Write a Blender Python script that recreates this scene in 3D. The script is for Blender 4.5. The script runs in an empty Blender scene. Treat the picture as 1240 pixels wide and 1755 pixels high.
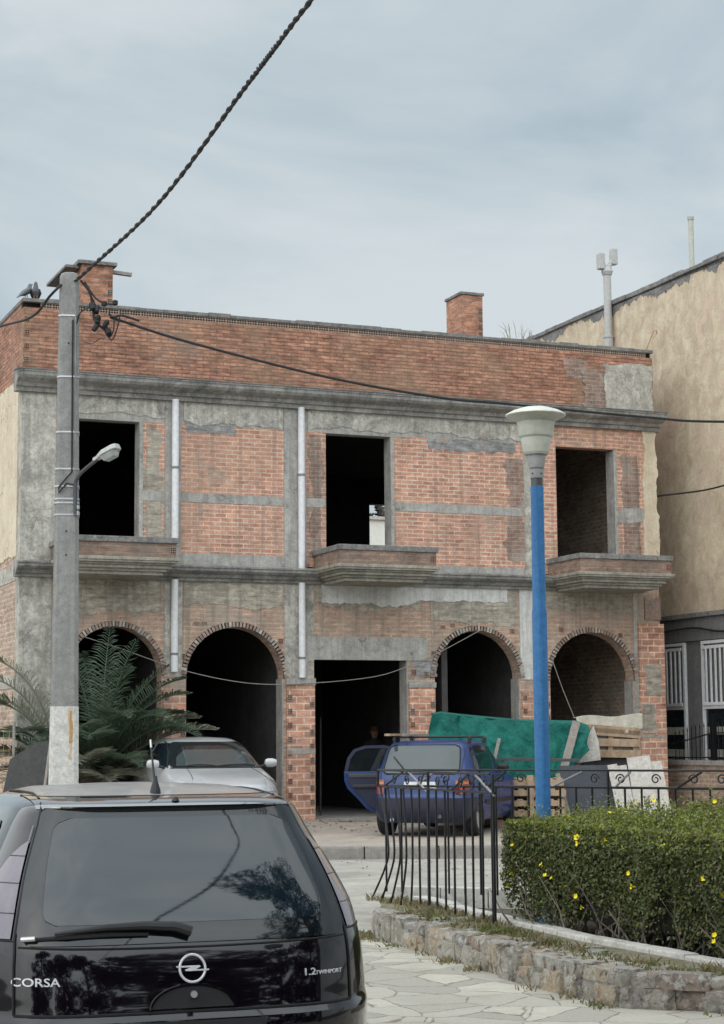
import bpy, bmesh, math, random
import numpy as np
from mathutils import Vector, Matrix, Euler
R = math.radians
random.seed(7); rng = np.random.default_rng(11)
scene = bpy.context.scene
COL = scene.collection
EYE = 1.6

# ------------------------------------------------------------------ object helpers
def tag(o, label=None, cat=None, group=None, kind=None):
    if label: o['label'] = label
    if cat: o['category'] = cat
    if group: o['group'] = group
    if kind: o['kind'] = kind
    return o

def empty(name, loc=(0, 0, 0), rz=0.0, label=None, cat=None, group=None):
    o = bpy.data.objects.new(name, None); COL.objects.link(o)
    o.location = loc; o.rotation_euler = (0, 0, rz); o.empty_display_size = .1
    return tag(o, label, cat, group)

def copy_tree(o, parent=None):
    c = o.copy(); COL.objects.link(c); c.parent = parent
    for ch in list(o.children): copy_tree(ch, c)
    return c

class MB:
    def __init__(s): s.v = []; s.f = []
    def add(s, vs, fs):
        b = len(s.v); s.v += [tuple(v) for v in vs]; s.f += [tuple(i + b for i in f) for f in fs]; return s
    def box(s, c, size, rot=(0, 0, 0), taper=1.0):
        hx, hy, hz = [d / 2 for d in size]; m = Euler(rot).to_matrix(); c = Vector(c); vs = []
        for z in (-hz, hz):
            t = 1.0 if z < 0 else taper
            for x, y in ((-hx, -hy), (hx, -hy), (hx, hy), (-hx, hy)):
                vs.append(c + m @ Vector((x * t, y * t, z)))
        return s.add(vs, [(3, 2, 1, 0), (4, 5, 6, 7), (0, 1, 5, 4), (1, 2, 6, 5), (2, 3, 7, 6), (3, 0, 4, 7)])
    def span(s, x0, x1, y0, y1, z0, z1):
        return s.box(((x0 + x1) / 2, (y0 + y1) / 2, (z0 + z1) / 2), (abs(x1 - x0), abs(y1 - y0), abs(z1 - z0)))
    def tube(s, pts, r, n=8, caps=True):
        pts = [Vector(p) for p in pts]; k = len(pts); rs = r if isinstance(r, (list, tuple)) else [r] * k
        rings = []; prev = None
        for i, p in enumerate(pts):
            t = (pts[min(i + 1, k - 1)] - pts[max(i - 1, 0)])
            if t.length < 1e-9: t = Vector((0, 0, 1))
            t.normalize()
            a = prev if prev is not None else (Vector((0, 0, 1)) if abs(t.z) < .9 else Vector((1, 0, 0)))
            b = t.cross(a); b = b.normalized() if b.length > 1e-6 else t.orthogonal().normalized()
            a = b.cross(t).normalized(); prev = a
            rings.append([p + (a * math.cos(q) + b * math.sin(q)) * rs[i] for q in [2 * math.pi * j / n for j in range(n)]])
        vs = [v for rg in rings for v in rg]; fs = []
        for i in range(k - 1):
            for j in range(n):
                fs.append((i * n + j, i * n + (j + 1) % n, (i + 1) * n + (j + 1) % n, (i + 1) * n + j))
        if caps:
            fs.append(tuple(range(n))[::-1]); fs.append(tuple((k - 1) * n + j for j in range(n)))
        return s.add(vs, fs)
    def lathe(s, prof, c=(0, 0, 0), n=32, axis='Z'):
        vs = []; fs = []; k = len(prof)
        for r, h in prof:
            for j in range(n):
                q = 2 * math.pi * j / n; x, y = r * math.cos(q), r * math.sin(q)
                p = (x, y, h) if axis == 'Z' else ((h, x, y) if axis == 'X' else (x, h, y))
                vs.append((p[0] + c[0], p[1] + c[1], p[2] + c[2]))
        for i in range(k - 1):
            for j in range(n):
                fs.append((i * n + j, i * n + (j + 1) % n, (i + 1) * n + (j + 1) % n, (i + 1) * n + j))
        if prof[0][0] > 1e-4: fs.append(tuple(range(n))[::-1])
        if prof[-1][0] > 1e-4: fs.append(tuple((k - 1) * n + j for j in range(n)))
        return s.add(vs, fs)
    def prism(s, out, a0, a1, plane='XZ'):
        """outline (2-D) extruded between a0 and a1 along the third axis"""
        n = len(out)
        def P(p, a):
            return (p[0], a, p[1]) if plane == 'XZ' else ((p[0], p[1], a) if plane == 'XY' else (a, p[0], p[1]))
        vs = [P(p, a0) for p in out] + [P(p, a1) for p in out]
        fs = [tuple(range(n)), tuple(range(2 * n - 1, n - 1, -1))] + [(i, i + n, (i + 1) % n + n, (i + 1) % n) for i in range(n)]
        return s.add(vs, fs)
    def grid(s, rows):
        m = len(rows[0]); vs = [p for r in rows for p in r]; fs = []
        for i in range(len(rows) - 1):
            for j in range(m - 1):
                fs.append((i * m + j, i * m + j + 1, (i + 1) * m + j + 1, (i + 1) * m + j))
        return s.add(vs, fs)
    def build(s, name, mat, parent=None, smooth=False, bevel=0, loc=None, rot=None, recalc=True, angle=35, seg=2):
        me = bpy.data.meshes.new(name); me.from_pydata(s.v, [], s.f); me.validate()
        if bevel or recalc:
            bm = bmesh.new(); bm.from_mesh(me)
            if recalc: bmesh.ops.recalc_face_normals(bm, faces=bm.faces[:])
            if bevel:
                es = [e for e in bm.edges if len(e.link_faces) == 2 and e.calc_face_angle(0) > R(30)]
                bmesh.ops.bevel(bm, geom=es, offset=bevel, segments=seg, profile=.6, affect='EDGES', clamp_overlap=True)
            bm.to_mesh(me); bm.free()
        if smooth:
            me.polygons.foreach_set('use_smooth', [True] * len(me.polygons))
            me.set_sharp_from_angle(angle=R(angle))
        for m_ in (mat if isinstance(mat, (list, tuple)) else [mat]): me.materials.append(m_)
        o = bpy.data.objects.new(name, me); COL.objects.link(o)
        if parent: o.parent = parent
        if loc: o.location = loc
        if rot: o.rotation_euler = rot
        return o

def mesh_np(name, verts, faces, mat, parent=None, smooth=False, matidx=None):
    """verts (n,3), faces (m,4) numpy"""
    me = bpy.data.meshes.new(name); n, m, k = len(verts), len(faces), faces.shape[1]
    me.vertices.add(n); me.vertices.foreach_set('co', np.asarray(verts, dtype=np.float32).ravel())
    me.loops.add(m * k); me.loops.foreach_set('vertex_index', np.asarray(faces, dtype=np.int32).ravel())
    me.polygons.add(m); me.polygons.foreach_set('loop_start', np.arange(0, m * k, k, dtype=np.int32))
    for q in (mat if isinstance(mat, (list, tuple)) else [mat]): me.materials.append(q)
    if matidx is not None: me.polygons.foreach_set('material_index', np.asarray(matidx, dtype=np.int32))
    if smooth: me.polygons.foreach_set('use_smooth', [True] * m)
    me.update(calc_edges=True)
    o = bpy.data.objects.new(name, me); COL.objects.link(o)
    if parent: o.parent = parent
    return o

def jitter(mb, amt, freq=3.0, seed=0):
    from mathutils import noise
    out = []
    for v in mb.v:
        p = Vector(v) * freq + Vector((seed * 7.3, seed * 3.1, 0)); n = noise.noise_vector(p)
        out.append(tuple(Vector(v) + n * amt))
    mb.v = out; return mb

# ------------------------------------------------------------------ material helpers
class NT:
    def __init__(s, name):
        s.m = bpy.data.materials.new(name); s.m.use_nodes = True; s.t = s.m.node_tree; s.t.nodes.clear()
        s.out = s.n('ShaderNodeOutputMaterial'); s.b = s.n('ShaderNodeBsdfPrincipled')
        s.l(s.b.outputs[0], s.out.inputs[0])
    def n(s, ty, **kw):
        x = s.t.nodes.new(ty)
        for k, v in kw.items(): setattr(x, k, v)
        return x
    def l(s, a, b): s.t.links.new(a, b)
    def set(s, **kw):
        for k, v in kw.items():
            k = {'base': 'Base Color', 'rough': 'Roughness', 'metal': 'Metallic', 'ior': 'IOR', 'coat': 'Coat Weight',
                 'coat_rough': 'Coat Roughness', 'spec': 'Specular IOR Level', 'trans': 'Transmission Weight', 'alpha': 'Alpha'}.get(k, k)
            if k == 'Base Color' and len(v) == 3: v = (*v, 1)
            s.b.inputs[k].default_value = v
        return s
    def coord(s, kind='Object', scale=(1, 1, 1)):
        c = s.n('ShaderNodeTexCoord'); mp = s.n('ShaderNodeMapping'); mp.inputs['Scale'].default_value = scale
        s.l(c.outputs[kind], mp.inputs[0]); return mp.outputs[0]
    def noise(s, vec, scale=5, detail=6, rough=.6, dist=0):
        x = s.n('ShaderNodeTexNoise'); x.inputs['Scale'].default_value = scale; x.inputs['Detail'].default_value = detail
        x.inputs['Roughness'].default_value = rough; x.inputs['Distortion'].default_value = dist; s.l(vec, x.inputs['Vector']); return x.outputs['Fac']
    def ramp(s, fac, stops, interp='LINEAR'):
        x = s.n('ShaderNodeValToRGB'); cr = x.color_ramp; cr.interpolation = interp
        while len(cr.elements) < len(stops): cr.elements.new(.5)
        for e, (p, c) in zip(cr.elements, stops):
            e.position = p; e.color = (c, c, c, 1) if isinstance(c, (int, float)) else (*c, 1)
        s.l(fac, x.inputs[0]); return x.outputs[0]
    def mix(s, fac, a, b, mode='MIX'):
        x = s.n('ShaderNodeMix', data_type='RGBA', blend_type=mode)
        for val, i in ((fac, 0), (a, 6), (b, 7)):
            if hasattr(val, 'links'): s.l(val, x.inputs[i])
            elif i == 0: x.inputs[0].default_value = val
            else: x.inputs[i].default_value = (*val, 1) if isinstance(val, tuple) else (val, val, val, 1)
        return x.outputs[2]
    def math(s, op, a, b=0.0):
        x = s.n('ShaderNodeMath', operation=op)
        for i, v in enumerate((a, b)):
            if hasattr(v, 'links'): s.l(v, x.inputs[i])
            else: x.inputs[i].default_value = v
        return x.outputs[0]
    def bump(s, h, strength=.3, dist=.02, prev=None):
        x = s.n('ShaderNodeBump'); x.inputs['Strength'].default_value = strength; x.inputs['Distance'].default_value = dist
        s.l(h, x.inputs['Height'])
        if prev is not None: s.l(prev, x.inputs['Normal'])
        return x.outputs[0]

def surf(name, c1, c2, scale=3, rough=.85, bump=.25, bscale=40, c3=None, c3pos=.6, c3scale=1.2, streak=None, metal=0, bdist=.01, coat=0, spec=.4, blotch=.35, board=0, crack=0, sw=6):
    t = NT(name); v = t.coord()
    col = t.mix(t.ramp(t.noise(v, scale, 8, .65), [(.3, 0.0), (.7, 1.0)]), c1, c2)
    med = t.noise(v, scale * 3.7, 9, .72, .6)
    col = t.mix(blotch, col, t.ramp(med, [(.28, .12), (.72, .9)]), 'OVERLAY')
    if c3 is not None:
        col = t.mix(t.math('MULTIPLY', t.ramp(t.noise(v, c3scale, 12, .74, .5), [(c3pos - .02, 0.0), (min(1, c3pos + .1), 1.0)]), .85), col, c3)
    if streak is not None:
        v2 = t.coord(scale=(sw, sw, .35)); col = t.mix(t.math('MULTIPLY', t.ramp(t.noise(v2, 1.6, 8, .7, .6), [(.46, 0.0), (.78, 1.0)]), .75), col, streak)
    fine = t.noise(v, bscale, 6, .7)
    col = t.mix(.3, col, t.ramp(fine, [(.25, .2), (.75, .9)]), 'OVERLAY'); h = t.math('ADD', fine, t.math('MULTIPLY', med, .8))
    if board:
        wv = t.n('ShaderNodeTexWave', wave_type='BANDS', bands_direction='Z'); wv.inputs['Scale'].default_value = board; wv.inputs['Distortion'].default_value = 1.2; wv.inputs['Detail'].default_value = 3; t.l(v, wv.inputs['Vector'])
        ln = t.ramp(wv.outputs['Fac'], [(.0, 0.0), (.06, 1.0)]); col = t.mix(t.math('MULTIPLY', t.math('SUBTRACT', 1.0, ln), .45), col, tuple(x * .45 for x in c2)); h = t.math('ADD', h, ln)
    if crack:
        e = t.n('ShaderNodeTexVoronoi', feature='DISTANCE_TO_EDGE'); e.inputs['Scale'].default_value = crack
        nz = t.n('ShaderNodeTexNoise'); nz.inputs['Scale'].default_value = 4; nz.inputs['Detail'].default_value = 6; t.l(v, nz.inputs['Vector'])
        vs = t.n('ShaderNodeVectorMath', operation='SCALE'); vs.inputs['Scale'].default_value = .5; t.l(nz.outputs['Color'], vs.inputs[0]); ad = t.n('ShaderNodeVectorMath', operation='ADD'); t.l(v, ad.inputs[0]); t.l(vs.outputs[0], ad.inputs[1]); t.l(ad.outputs[0], e.inputs['Vector'])
        ck = t.math('MULTIPLY', t.ramp(e.outputs['Distance'], [(.0, 1.0), (.014, 0.0)]), t.ramp(t.noise(v, 1.1, 4), [(.5, 0.0), (.6, .8)])); col = t.mix(ck, col, tuple(x * .3 for x in c2))
    t.l(col, t.b.inputs['Base Color']); t.set(rough=rough, metal=metal, coat=coat, spec=spec)
    if bump: t.l(t.bump(h, bump, bdist), t.b.inputs['Normal'])
    return t.m

def plain(name, c, rough=.5, metal=0, **kw):
    t = NT(name); v = t.coord(); f = t.noise(v, 14, 5, .6)
    col = t.mix(t.ramp(f, [(.35, 0.0), (.7, 1.0)]), c, tuple(min(1, x * .8) for x in c)); t.l(col, t.b.inputs['Base Color'])
    t.l(t.ramp(t.noise(v, 9, 4), [(.3, max(0, rough - .06)), (.7, min(1, rough + .08))]), t.b.inputs['Roughness'])
    t.set(metal=metal, **kw); return t.m

def brick(name, c1, c2, mortar, bw=.21, bh=.075, mort=.011, dirt=None, dirtpos=.55, dirtscale=.9, bump=.6, smear=.0, streak=None, hue=None):
    t = NT(name); tc = t.n('ShaderNodeTexCoord'); sp = t.n('ShaderNodeSeparateXYZ'); t.l(tc.outputs['Object'], sp.inputs[0])
    cb = t.n('ShaderNodeCombineXYZ'); t.l(t.math('ADD', sp.outputs[0], sp.outputs[1]), cb.inputs[0]); t.l(sp.outputs[2], cb.inputs[1])
    v3 = t.coord()
    nz = t.n('ShaderNodeTexNoise'); nz.inputs['Scale'].default_value = 3.5; nz.inputs['Detail'].default_value = 3; t.l(v3, nz.inputs['Vector'])
    vs = t.n('ShaderNodeVectorMath', operation='SCALE'); vs.inputs['Scale'].default_value = .02
    sub = t.n('ShaderNodeVectorMath', operation='SUBTRACT'); sub.inputs[1].default_value = (.5, .5, .5); t.l(nz.outputs['Color'], sub.inputs[0]); t.l(sub.outputs[0], vs.inputs[0])
    ad = t.n('ShaderNodeVectorMath', operation='ADD'); t.l(cb.outputs[0], ad.inputs[0]); t.l(vs.outputs[0], ad.inputs[1])
    b = t.n('ShaderNodeTexBrick'); t.l(ad.outputs[0], b.inputs['Vector'])
    b.inputs['Scale'].default_value = 1; b.inputs['Brick Width'].default_value = bw; b.inputs['Row Height'].default_value = bh
    b.inputs['Mortar Size'].default_value = mort; b.inputs['Mortar Smooth'].default_value = .25; b.inputs['Bias'].default_value = -.1
    b.inputs['Color1'].default_value = (*c1, 1); b.inputs['Color2'].default_value = (*c2, 1); b.inputs['Mortar'].default_value = (*mortar, 1)
    col = b.outputs['Color']
    big = t.noise(v3, 1.1, 6, .65)
    col = t.mix(.6, col, t.ramp(big, [(.3, .24), (.72, .8)]), 'OVERLAY')
    wb_ = t.noise(t.coord(scale=(4.2, 4.2, 13)), 1.0, 4, .75); col = t.mix(.85, col, t.ramp(wb_, [(.3, .18), (.7, .82)]), 'OVERLAY')
    if hue is not None: col = t.mix(t.ramp(t.noise(v3, .7, 3), [(.45, 0.0), (.7, .7)]), col, hue)
    fine = t.noise(v3, 55, 6, .7); mid = t.noise(v3, 9, 8, .7)
    col = t.mix(.4, col, t.ramp(mid, [(.25, .15), (.75, .88)]), 'OVERLAY')
    if dirt is not None:
        dm = t.ramp(t.noise(v3, dirtscale, 12, .75, .5), [(dirtpos, 0.0), (min(1, dirtpos + .1), 1.0)])
        col = t.mix(t.math('MULTIPLY', dm, .85), col, dirt)
    if smear:
        sm = t.math('MULTIPLY', t.ramp(t.noise(t.coord(scale=(1, 1, 3)), 4, 10, .7), [(.35, 0.0), (.6, 1.0)]), smear)
        col = t.mix(sm, col, mortar)
    if streak is not None:
        v2 = t.coord(scale=(5, 5, .3)); col = t.mix(t.math('MULTIPLY', t.ramp(t.noise(v2, 1.5, 6, .6), [(.5, 0.0), (.78, 1.0)]), .8), col, streak)
    t.l(col, t.b.inputs['Base Color']); t.set(rough=.9, spec=.25)
    h = t.math('SUBTRACT', 1.0, b.outputs['Fac'])
    h = t.math('ADD', h, t.math('MULTIPLY', fine, .35)); t.l(t.bump(h, bump, .008), t.b.inputs['Normal'])
    return t.m
# ------------------------------------------------------------------ materials
MAT = {}
MAT['brick_upper'] = brick('brick_upper', (.54, .235, .155), (.31, .122, .082), (.63, .48, .375), .215, .077, .011, dirt=(.25, .21, .17), dirtpos=.56, dirtscale=1.5, smear=.4, hue=(.36, .21, .14), streak=(.20, .165, .145))
MAT['brick_parapet'] = brick('brick_parapet', (.46, .235, .155), (.265, .127, .088), (.20, .12, .09), .26, .066, .009, dirt=(.21, .175, .15), dirtpos=.57, dirtscale=1.1, bump=.9, hue=(.33, .235, .155), smear=.2)
MAT['brick_pier'] = brick('brick_pier', (.52, .235, .155), (.33, .138, .095), (.62, .48, .375), .27, .124, .014, dirt=(.28, .24, .21), dirtpos=.6, dirtscale=1.6, smear=.3, hue=(.40, .24, .17))
MAT['brick_rough'] = brick('brick_rough', (.46, .27, .19), (.34, .20, .145), (.46, .36, .28), .24, .078, .015, dirt=(.30, .275, .235), dirtpos=.5, dirtscale=.9, smear=.65, streak=(.16, .15, .135))
MAT['render_brick'] = brick('render_brick', (.41, .36, .29), (.33, .29, .235), (.35, .315, .26), .24, .078, .012, dirt=(.46, .44, .36), dirtpos=.55, dirtscale=1.3, smear=.3, streak=(.15, .145, .13), bump=.5)
MAT['render_grey'] = brick('render_grey', (.30, .298, .29), (.25, .248, .24), (.245, .243, .235), .3, .10, .010, dirt=(.18, .178, .17), dirtpos=.58, dirtscale=1.6, smear=.2, streak=(.17, .168, .16), bump=.5)
MAT['brick_dirty'] = brick('brick_dirty', (.30, .16, .12), (.19, .10, .08), (.33, .27, .225), .215, .077, .011, dirt=(.36, .33, .29), dirtpos=.5, dirtscale=3, smear=.55, streak=(.10, .085, .075))
MAT['brick_chimney'] = brick('brick_chimney', (.46, .225, .14), (.31, .145, .095), (.31, .22, .17), .2, .085, .011, dirt=(.26, .2, .165), dirtpos=.6)
MAT['brick_side'] = brick('brick_side', (.41, .275, .21), (.33, .215, .165), (.47, .40, .32), .22, .085, .014, dirt=(.38, .33, .26), dirtpos=.55, smear=.4)
MAT['clay'] = surf('hollow_clay', (.42, .24, .18), (.34, .19, .145), 8, .9)
MAT['clay_pale'] = surf('pale_clay', (.40, .31, .25), (.30, .23, .19), 8, .9)
MAT['clay_old'] = surf('weathered_clay', (.31, .205, .165), (.22, .165, .135), 7, .92, .7, 30, c3=(.34, .31, .275), c3pos=.54, c3scale=4, streak=(.17, .13, .11), blotch=.6)
MAT['concrete'] = surf('frame_concrete', (.44, .42, .385), (.29, .28, .26), 2.2, .9, .5, 35, c3=(.145, .142, .137), c3pos=.58, c3scale=1.6, streak=(.15, .147, .14), crack=1.1)
MAT['concrete_green'] = surf('lichen_concrete', (.54, .51, .445), (.31, .298, .265), 2.5, .92, .7, 28, c3=(.19, .185, .165), c3pos=.53, c3scale=2.2, streak=(.16, .158, .142), crack=1.5, blotch=.6)
MAT['moulding'] = surf('moulding_cement', (.36, .35, .325), (.175, .17, .16), 1.8, .9, .4, 40, c3=(.075, .075, .076), c3pos=.55, c3scale=1.4, streak=(.055, .055, .055), blotch=.5)
MAT['moulding_pale'] = surf('balcony_cement', (.345, .325, .27), (.25, .235, .195), 2, .9, .4, 40, c3=(.14, .133, .12), c3pos=.56, c3scale=2, streak=(.15, .14, .125), blotch=.5)
MAT['plaster_white'] = surf('white_plaster', (.66, .65, .62), (.54, .53, .50), 3, .9, .3, 40, streak=(.25, .245, .23), c3=(.30, .29, .27), c3pos=.6, c3scale=3, crack=2)
MAT['plaster_green'] = MAT['render_brick']
MAT['cream'] = surf('cream_plaster', (.66, .57, .43), (.58, .49, .37), 1.2, .9, .2, 30, streak=(.47, .38, .28), c3=(.50, .42, .32), c3pos=.6, crack=.8)
MAT['cream_old'] = surf('stained_cream_render', (.60, .50, .365), (.51, .42, .305), .8, .92, .25, 26, c3=(.60, .45, .36), c3pos=.54, c3scale=.9, blotch=.5, streak=(.40, .31, .23), sw=2.2)
MAT['grey_render'] = surf('grey_render', (.18, .18, .178), (.15, .15, .148), 2, .9, .2, 30, streak=(.125, .125, .122))
MAT['dark_weather'] = surf('weathered_ledge', (.24, .235, .225), (.115, .112, .108), 5, .95, .5, 30, c3=(.34, .32, .275), c3scale=3, c3pos=.57, blotch=.6)
MAT['interior'] = surf('darkened_interior', (.085, .083, .080), (.055, .053, .051), 2, .95, .2, 30)  # inside surfaces coloured near-black to stand in for the rooms' shade
MAT['pvc'] = plain('white_pvc', (.76, .76, .77), .45)
MAT['pvc_joint'] = plain('pvc_joint', (.22, .22, .23), .5)
MAT['pole'] = surf('pole_concrete', (.27, .265, .255), (.21, .208, .2), 3, .9, .3, 60, streak=(.16, .158, .15))
MAT['limewash'] = surf('limewash', (.60, .59, .55), (.44, .43, .40), 6, .9, .5, 25, c3=(.27, .26, .24), c3pos=.6, c3scale=9)
MAT['rust'] = surf('rust_streak', (.44, .25, .10), (.34, .21, .11), 9, .9)
MAT['galv'] = plain('galvanised_band', (.55, .56, .57), .35, .85)
MAT['grey_metal'] = plain('grey_metal', (.10, .105, .11), .45, .7)
MAT['lamp_grey'] = plain('lamp_grey', (.48, .48, .46), .5)
MAT['lamp_glass'] = plain('lamp_glass', (.36, .37, .36), .2)
MAT['cable'] = plain('black_cable', (.010, .009, .010), .6)
MAT['cable_twist'] = surf('weathered_cable', (.05, .045, .04), (.02, .018, .018), 20, .75)
MAT['rope'] = plain('pale_rope', (.30, .285, .25), .9)
MAT['smudge'] = surf('faded_rust', (.50, .40, .29), (.42, .33, .24), 12, .9)
MAT['black_iron'] = plain('black_iron', (.010, .010, .012), .38, .3)
MAT['iron_light'] = plain('worn_iron', (.3, .3, .31), .4, .4)
MAT['blue_paint'] = surf('blue_pole_paint', (.022, .125, .30), (.028, .145, .34), 4, .55, .05, 40, c3=(.15, .20, .26), c3pos=.63, c3scale=17, coat=.1, streak=(.012, .07, .19), sw=14)
MAT['lamp_cream'] = plain('lamp_cream', (.50, .50, .42), .42)
MAT['lamp_shade'] = plain('lamp_shade', (.70, .69, .61), .4)
MAT['lamp_collar'] = plain('lamp_collar', (.30, .30, .29), .5)
MAT['rubber'] = plain('rubber', (.010, .010, .011), .75)
MAT['rim'] = plain('wheel_rim', (.45, .45, .46), .35, .6)
MAT['seam'] = plain('panel_gap', (.002, .002, .003), .6)
MAT['trim'] = plain('black_trim', (.012, .012, .014), .5)
MAT['letter_metal'] = plain('badge_metal', (.72, .72, .74), .35, .35)
MAT['chrome'] = plain('chrome', (.75, .75, .75), .12, 1)
MAT['wood'] = surf('old_wood', (.43, .315, .215), (.31, .215, .14), 5, .85, .3, 60, streak=(.17, .12, .08))
MAT['wood_grey'] = surf('grey_timber', (.33, .30, .27), (.22, .20, .18), 5, .9, .3, 60)
MAT['board_white'] = surf('white_board', (.52, .49, .44), (.43, .40, .36), 4, .8, .2, 40, c3=(.22, .19, .16), c3pos=.6, c3scale=7)
MAT['slate'] = surf('dark_panel', (.05, .056, .07), (.035, .04, .05), 3, .6, .1, 30)
MAT['tarp'] = surf('green_tarp', (.008, .15, .118), (.004, .095, .075), 2.6, .62, .9, 9, bdist=.05, c3=(.03, .17, .13), c3pos=.6, c3scale=1.5, spec=.3)
MAT['cloth'] = surf('pale_cloth', (.47, .44, .36), (.38, .355, .29), 3, .9, .15, 120)
MAT['board_dark'] = surf('dark_sheet', (.07, .068, .066), (.045, .044, .043), 4, .8, .2, 40)

def leafmat(name, a, b, c, trans=.25):
    t = NT(name); g = t.n('ShaderNodeNewGeometry'); v = t.coord()
    col = t.ramp(g.outputs['Random Per Island'], [(0.0, a), (.5, b), (1.0, c)])
    col = t.mix(t.ramp(t.noise(v, 2.2, 3), [(.35, 0.0), (.65, .75)]), col, tuple(x * .75 for x in b))
    t.l(col, t.b.inputs['Base Color']); t.set(rough=.5, spec=.35)
    tr = t.n('ShaderNodeBsdfTranslucent'); t.l(col, tr.inputs[0]); mx = t.n('ShaderNodeMixShader'); mx.inputs[0].default_value = trans
    t.l(t.b.outputs[0], mx.inputs[1]); t.l(tr.outputs[0], mx.inputs[2]); t.l(mx.outputs[0], t.out.inputs[0]); return t.m
MAT['hedge_leaf'] = leafmat('hedge_leaf', (.045, .068, .022), (.105, .125, .042), (.19, .20, .07))
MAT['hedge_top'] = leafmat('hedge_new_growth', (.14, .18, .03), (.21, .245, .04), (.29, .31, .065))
MAT['palm_leaf'] = leafmat('palm_leaf', (.04, .07, .045), (.065, .10, .06), (.105, .14, .085))
MAT['palm_dry'] = leafmat('palm_dry', (.15, .16, .11), (.21, .22, .16), (.30, .30, .23))
MAT['pine_leaf'] = leafmat('pine_leaf', (.010, .017, .008), (.015, .024, .010), (.022, .032, .015), .02)
MAT['weed'] = leafmat('weed_leaf', (.10, .14, .04), (.16, .19, .06), (.24, .23, .10))
MAT['dry_grass'] = leafmat('dry_grass', (.22, .19, .10), (.30, .25, .14), (.20, .20, .09))
MAT['twig'] = surf('twig', (.21, .185, .155), (.12, .105, .085), 20, .9)
MAT['hedge_shade_core'] = surf('hedge_shade_core', (.012, .013, .009), (.02, .02, .013), 9, 1, .5, 30)
t = NT('yellow_petal'); t.set(base=(.80, .66, .01), rough=.5); MAT['petal'] = t.m
MAT['bark'] = surf('bark', (.11, .085, .065), (.07, .055, .042), 6, .95, .6, 20)

# ground materials
def ground_mat(name, c1, c2, c3, scale, bscale=22, c3pos=.56, c3scale=.8, bump=.4):
    return surf(name, c1, c2, scale, .95, bump, bscale, c3=c3, c3pos=c3pos, c3scale=c3scale, bdist=.015)
MAT['asphalt'] = ground_mat('asphalt', (.085, .082, .078), (.06, .058, .055), (.13, .12, .11), 1.5, 60)
MAT['road'] = ground_mat('dusty_road', (.37, .35, .305), (.29, .275, .24), (.215, .2, .17), .55, 30, .55, .7)
MAT['apron'] = ground_mat('dusty_apron', (.36, .31, .26), (.30, .255, .215), (.19, .155, .125), .8, 26, .58, .9)
MAT['kerb'] = surf('kerb_concrete', (.27, .25, .225), (.20, .185, .165), 2, .9, .3, 40, c3=(.14, .13, .12), c3pos=.6)
MAT['kerb_white'] = surf('pale_kerb', (.56, .54, .49), (.44, .425, .39), 3, .9, .4, 30, c3=(.27, .26, .22), c3pos=.57, c3scale=2.5)
MAT['soil'] = ground_mat('soil', (.10, .085, .062), (.07, .058, .042), (.15, .13, .09), 4, 40)
MAT['mossy_cap'] = ground_mat('mossy_cap', (.25, .22, .16), (.18, .155, .105), (.11, .12, .05), 5, 30, .5, 4, .8)

def paving():
    t = NT('crazy_paving'); v = t.coord()
    nz = t.n('ShaderNodeTexNoise'); nz.inputs['Scale'].default_value = 2.5; t.l(v, nz.inputs['Vector'])
    vs = t.n('ShaderNodeVectorMath', operation='SCALE'); vs.inputs['Scale'].default_value = .12; t.l(nz.outputs['Color'], vs.inputs[0])
    ad = t.n('ShaderNodeVectorMath', operation='ADD'); t.l(v, ad.inputs[0]); t.l(vs.outputs[0], ad.inputs[1])
    e = t.n('ShaderNodeTexVoronoi', feature='DISTANCE_TO_EDGE'); e.inputs['Scale'].default_value = 2.8; t.l(ad.outputs[0], e.inputs['Vector'])
    c = t.n('ShaderNodeTexVoronoi', feature='F1'); c.inputs['Scale'].default_value = 2.8; t.l(ad.outputs[0], c.inputs['Vector'])
    sl = t.mix(t.ramp(c.outputs['Color'], [(.2, 0.0), (.8, 1.0)]), (.47, .44, .37), (.32, .30, .26))
    sl = t.mix(t.ramp(t.noise(v, 5, 10, .7), [(.45, 0.0), (.75, .8)]), sl, (.34, .32, .27))
    sl = t.mix(t.ramp(t.noise(v, 1.2, 6, .7), [(.52, 0.0), (.75, .7)]), sl, (.30, .27, .21))
    g = t.ramp(t.math('ADD', e.outputs['Distance'], t.math('MULTIPLY', t.math('SUBTRACT', t.noise(v, 9, 8, .75), .42), .10)), [(.006, 0.0), (.028, 1.0)])
    fine = t.noise(v, 45, 6, .7)
    col = t.mix(g, (.20, .17, .125), sl); col = t.mix(.25, col, t.ramp(fine, [(.25, .2), (.75, .85)]), 'OVERLAY')
    t.l(col, t.b.inputs['Base Color']); t.set(rough=.85, spec=.3)
    h = t.math('ADD', g, t.math('MULTIPLY', t.noise(v, 12, 8, .7), .5)); t.l(t.bump(h, .6, .012), t.b.inputs['Normal']); return t.m
MAT['paving'] = paving()

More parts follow.
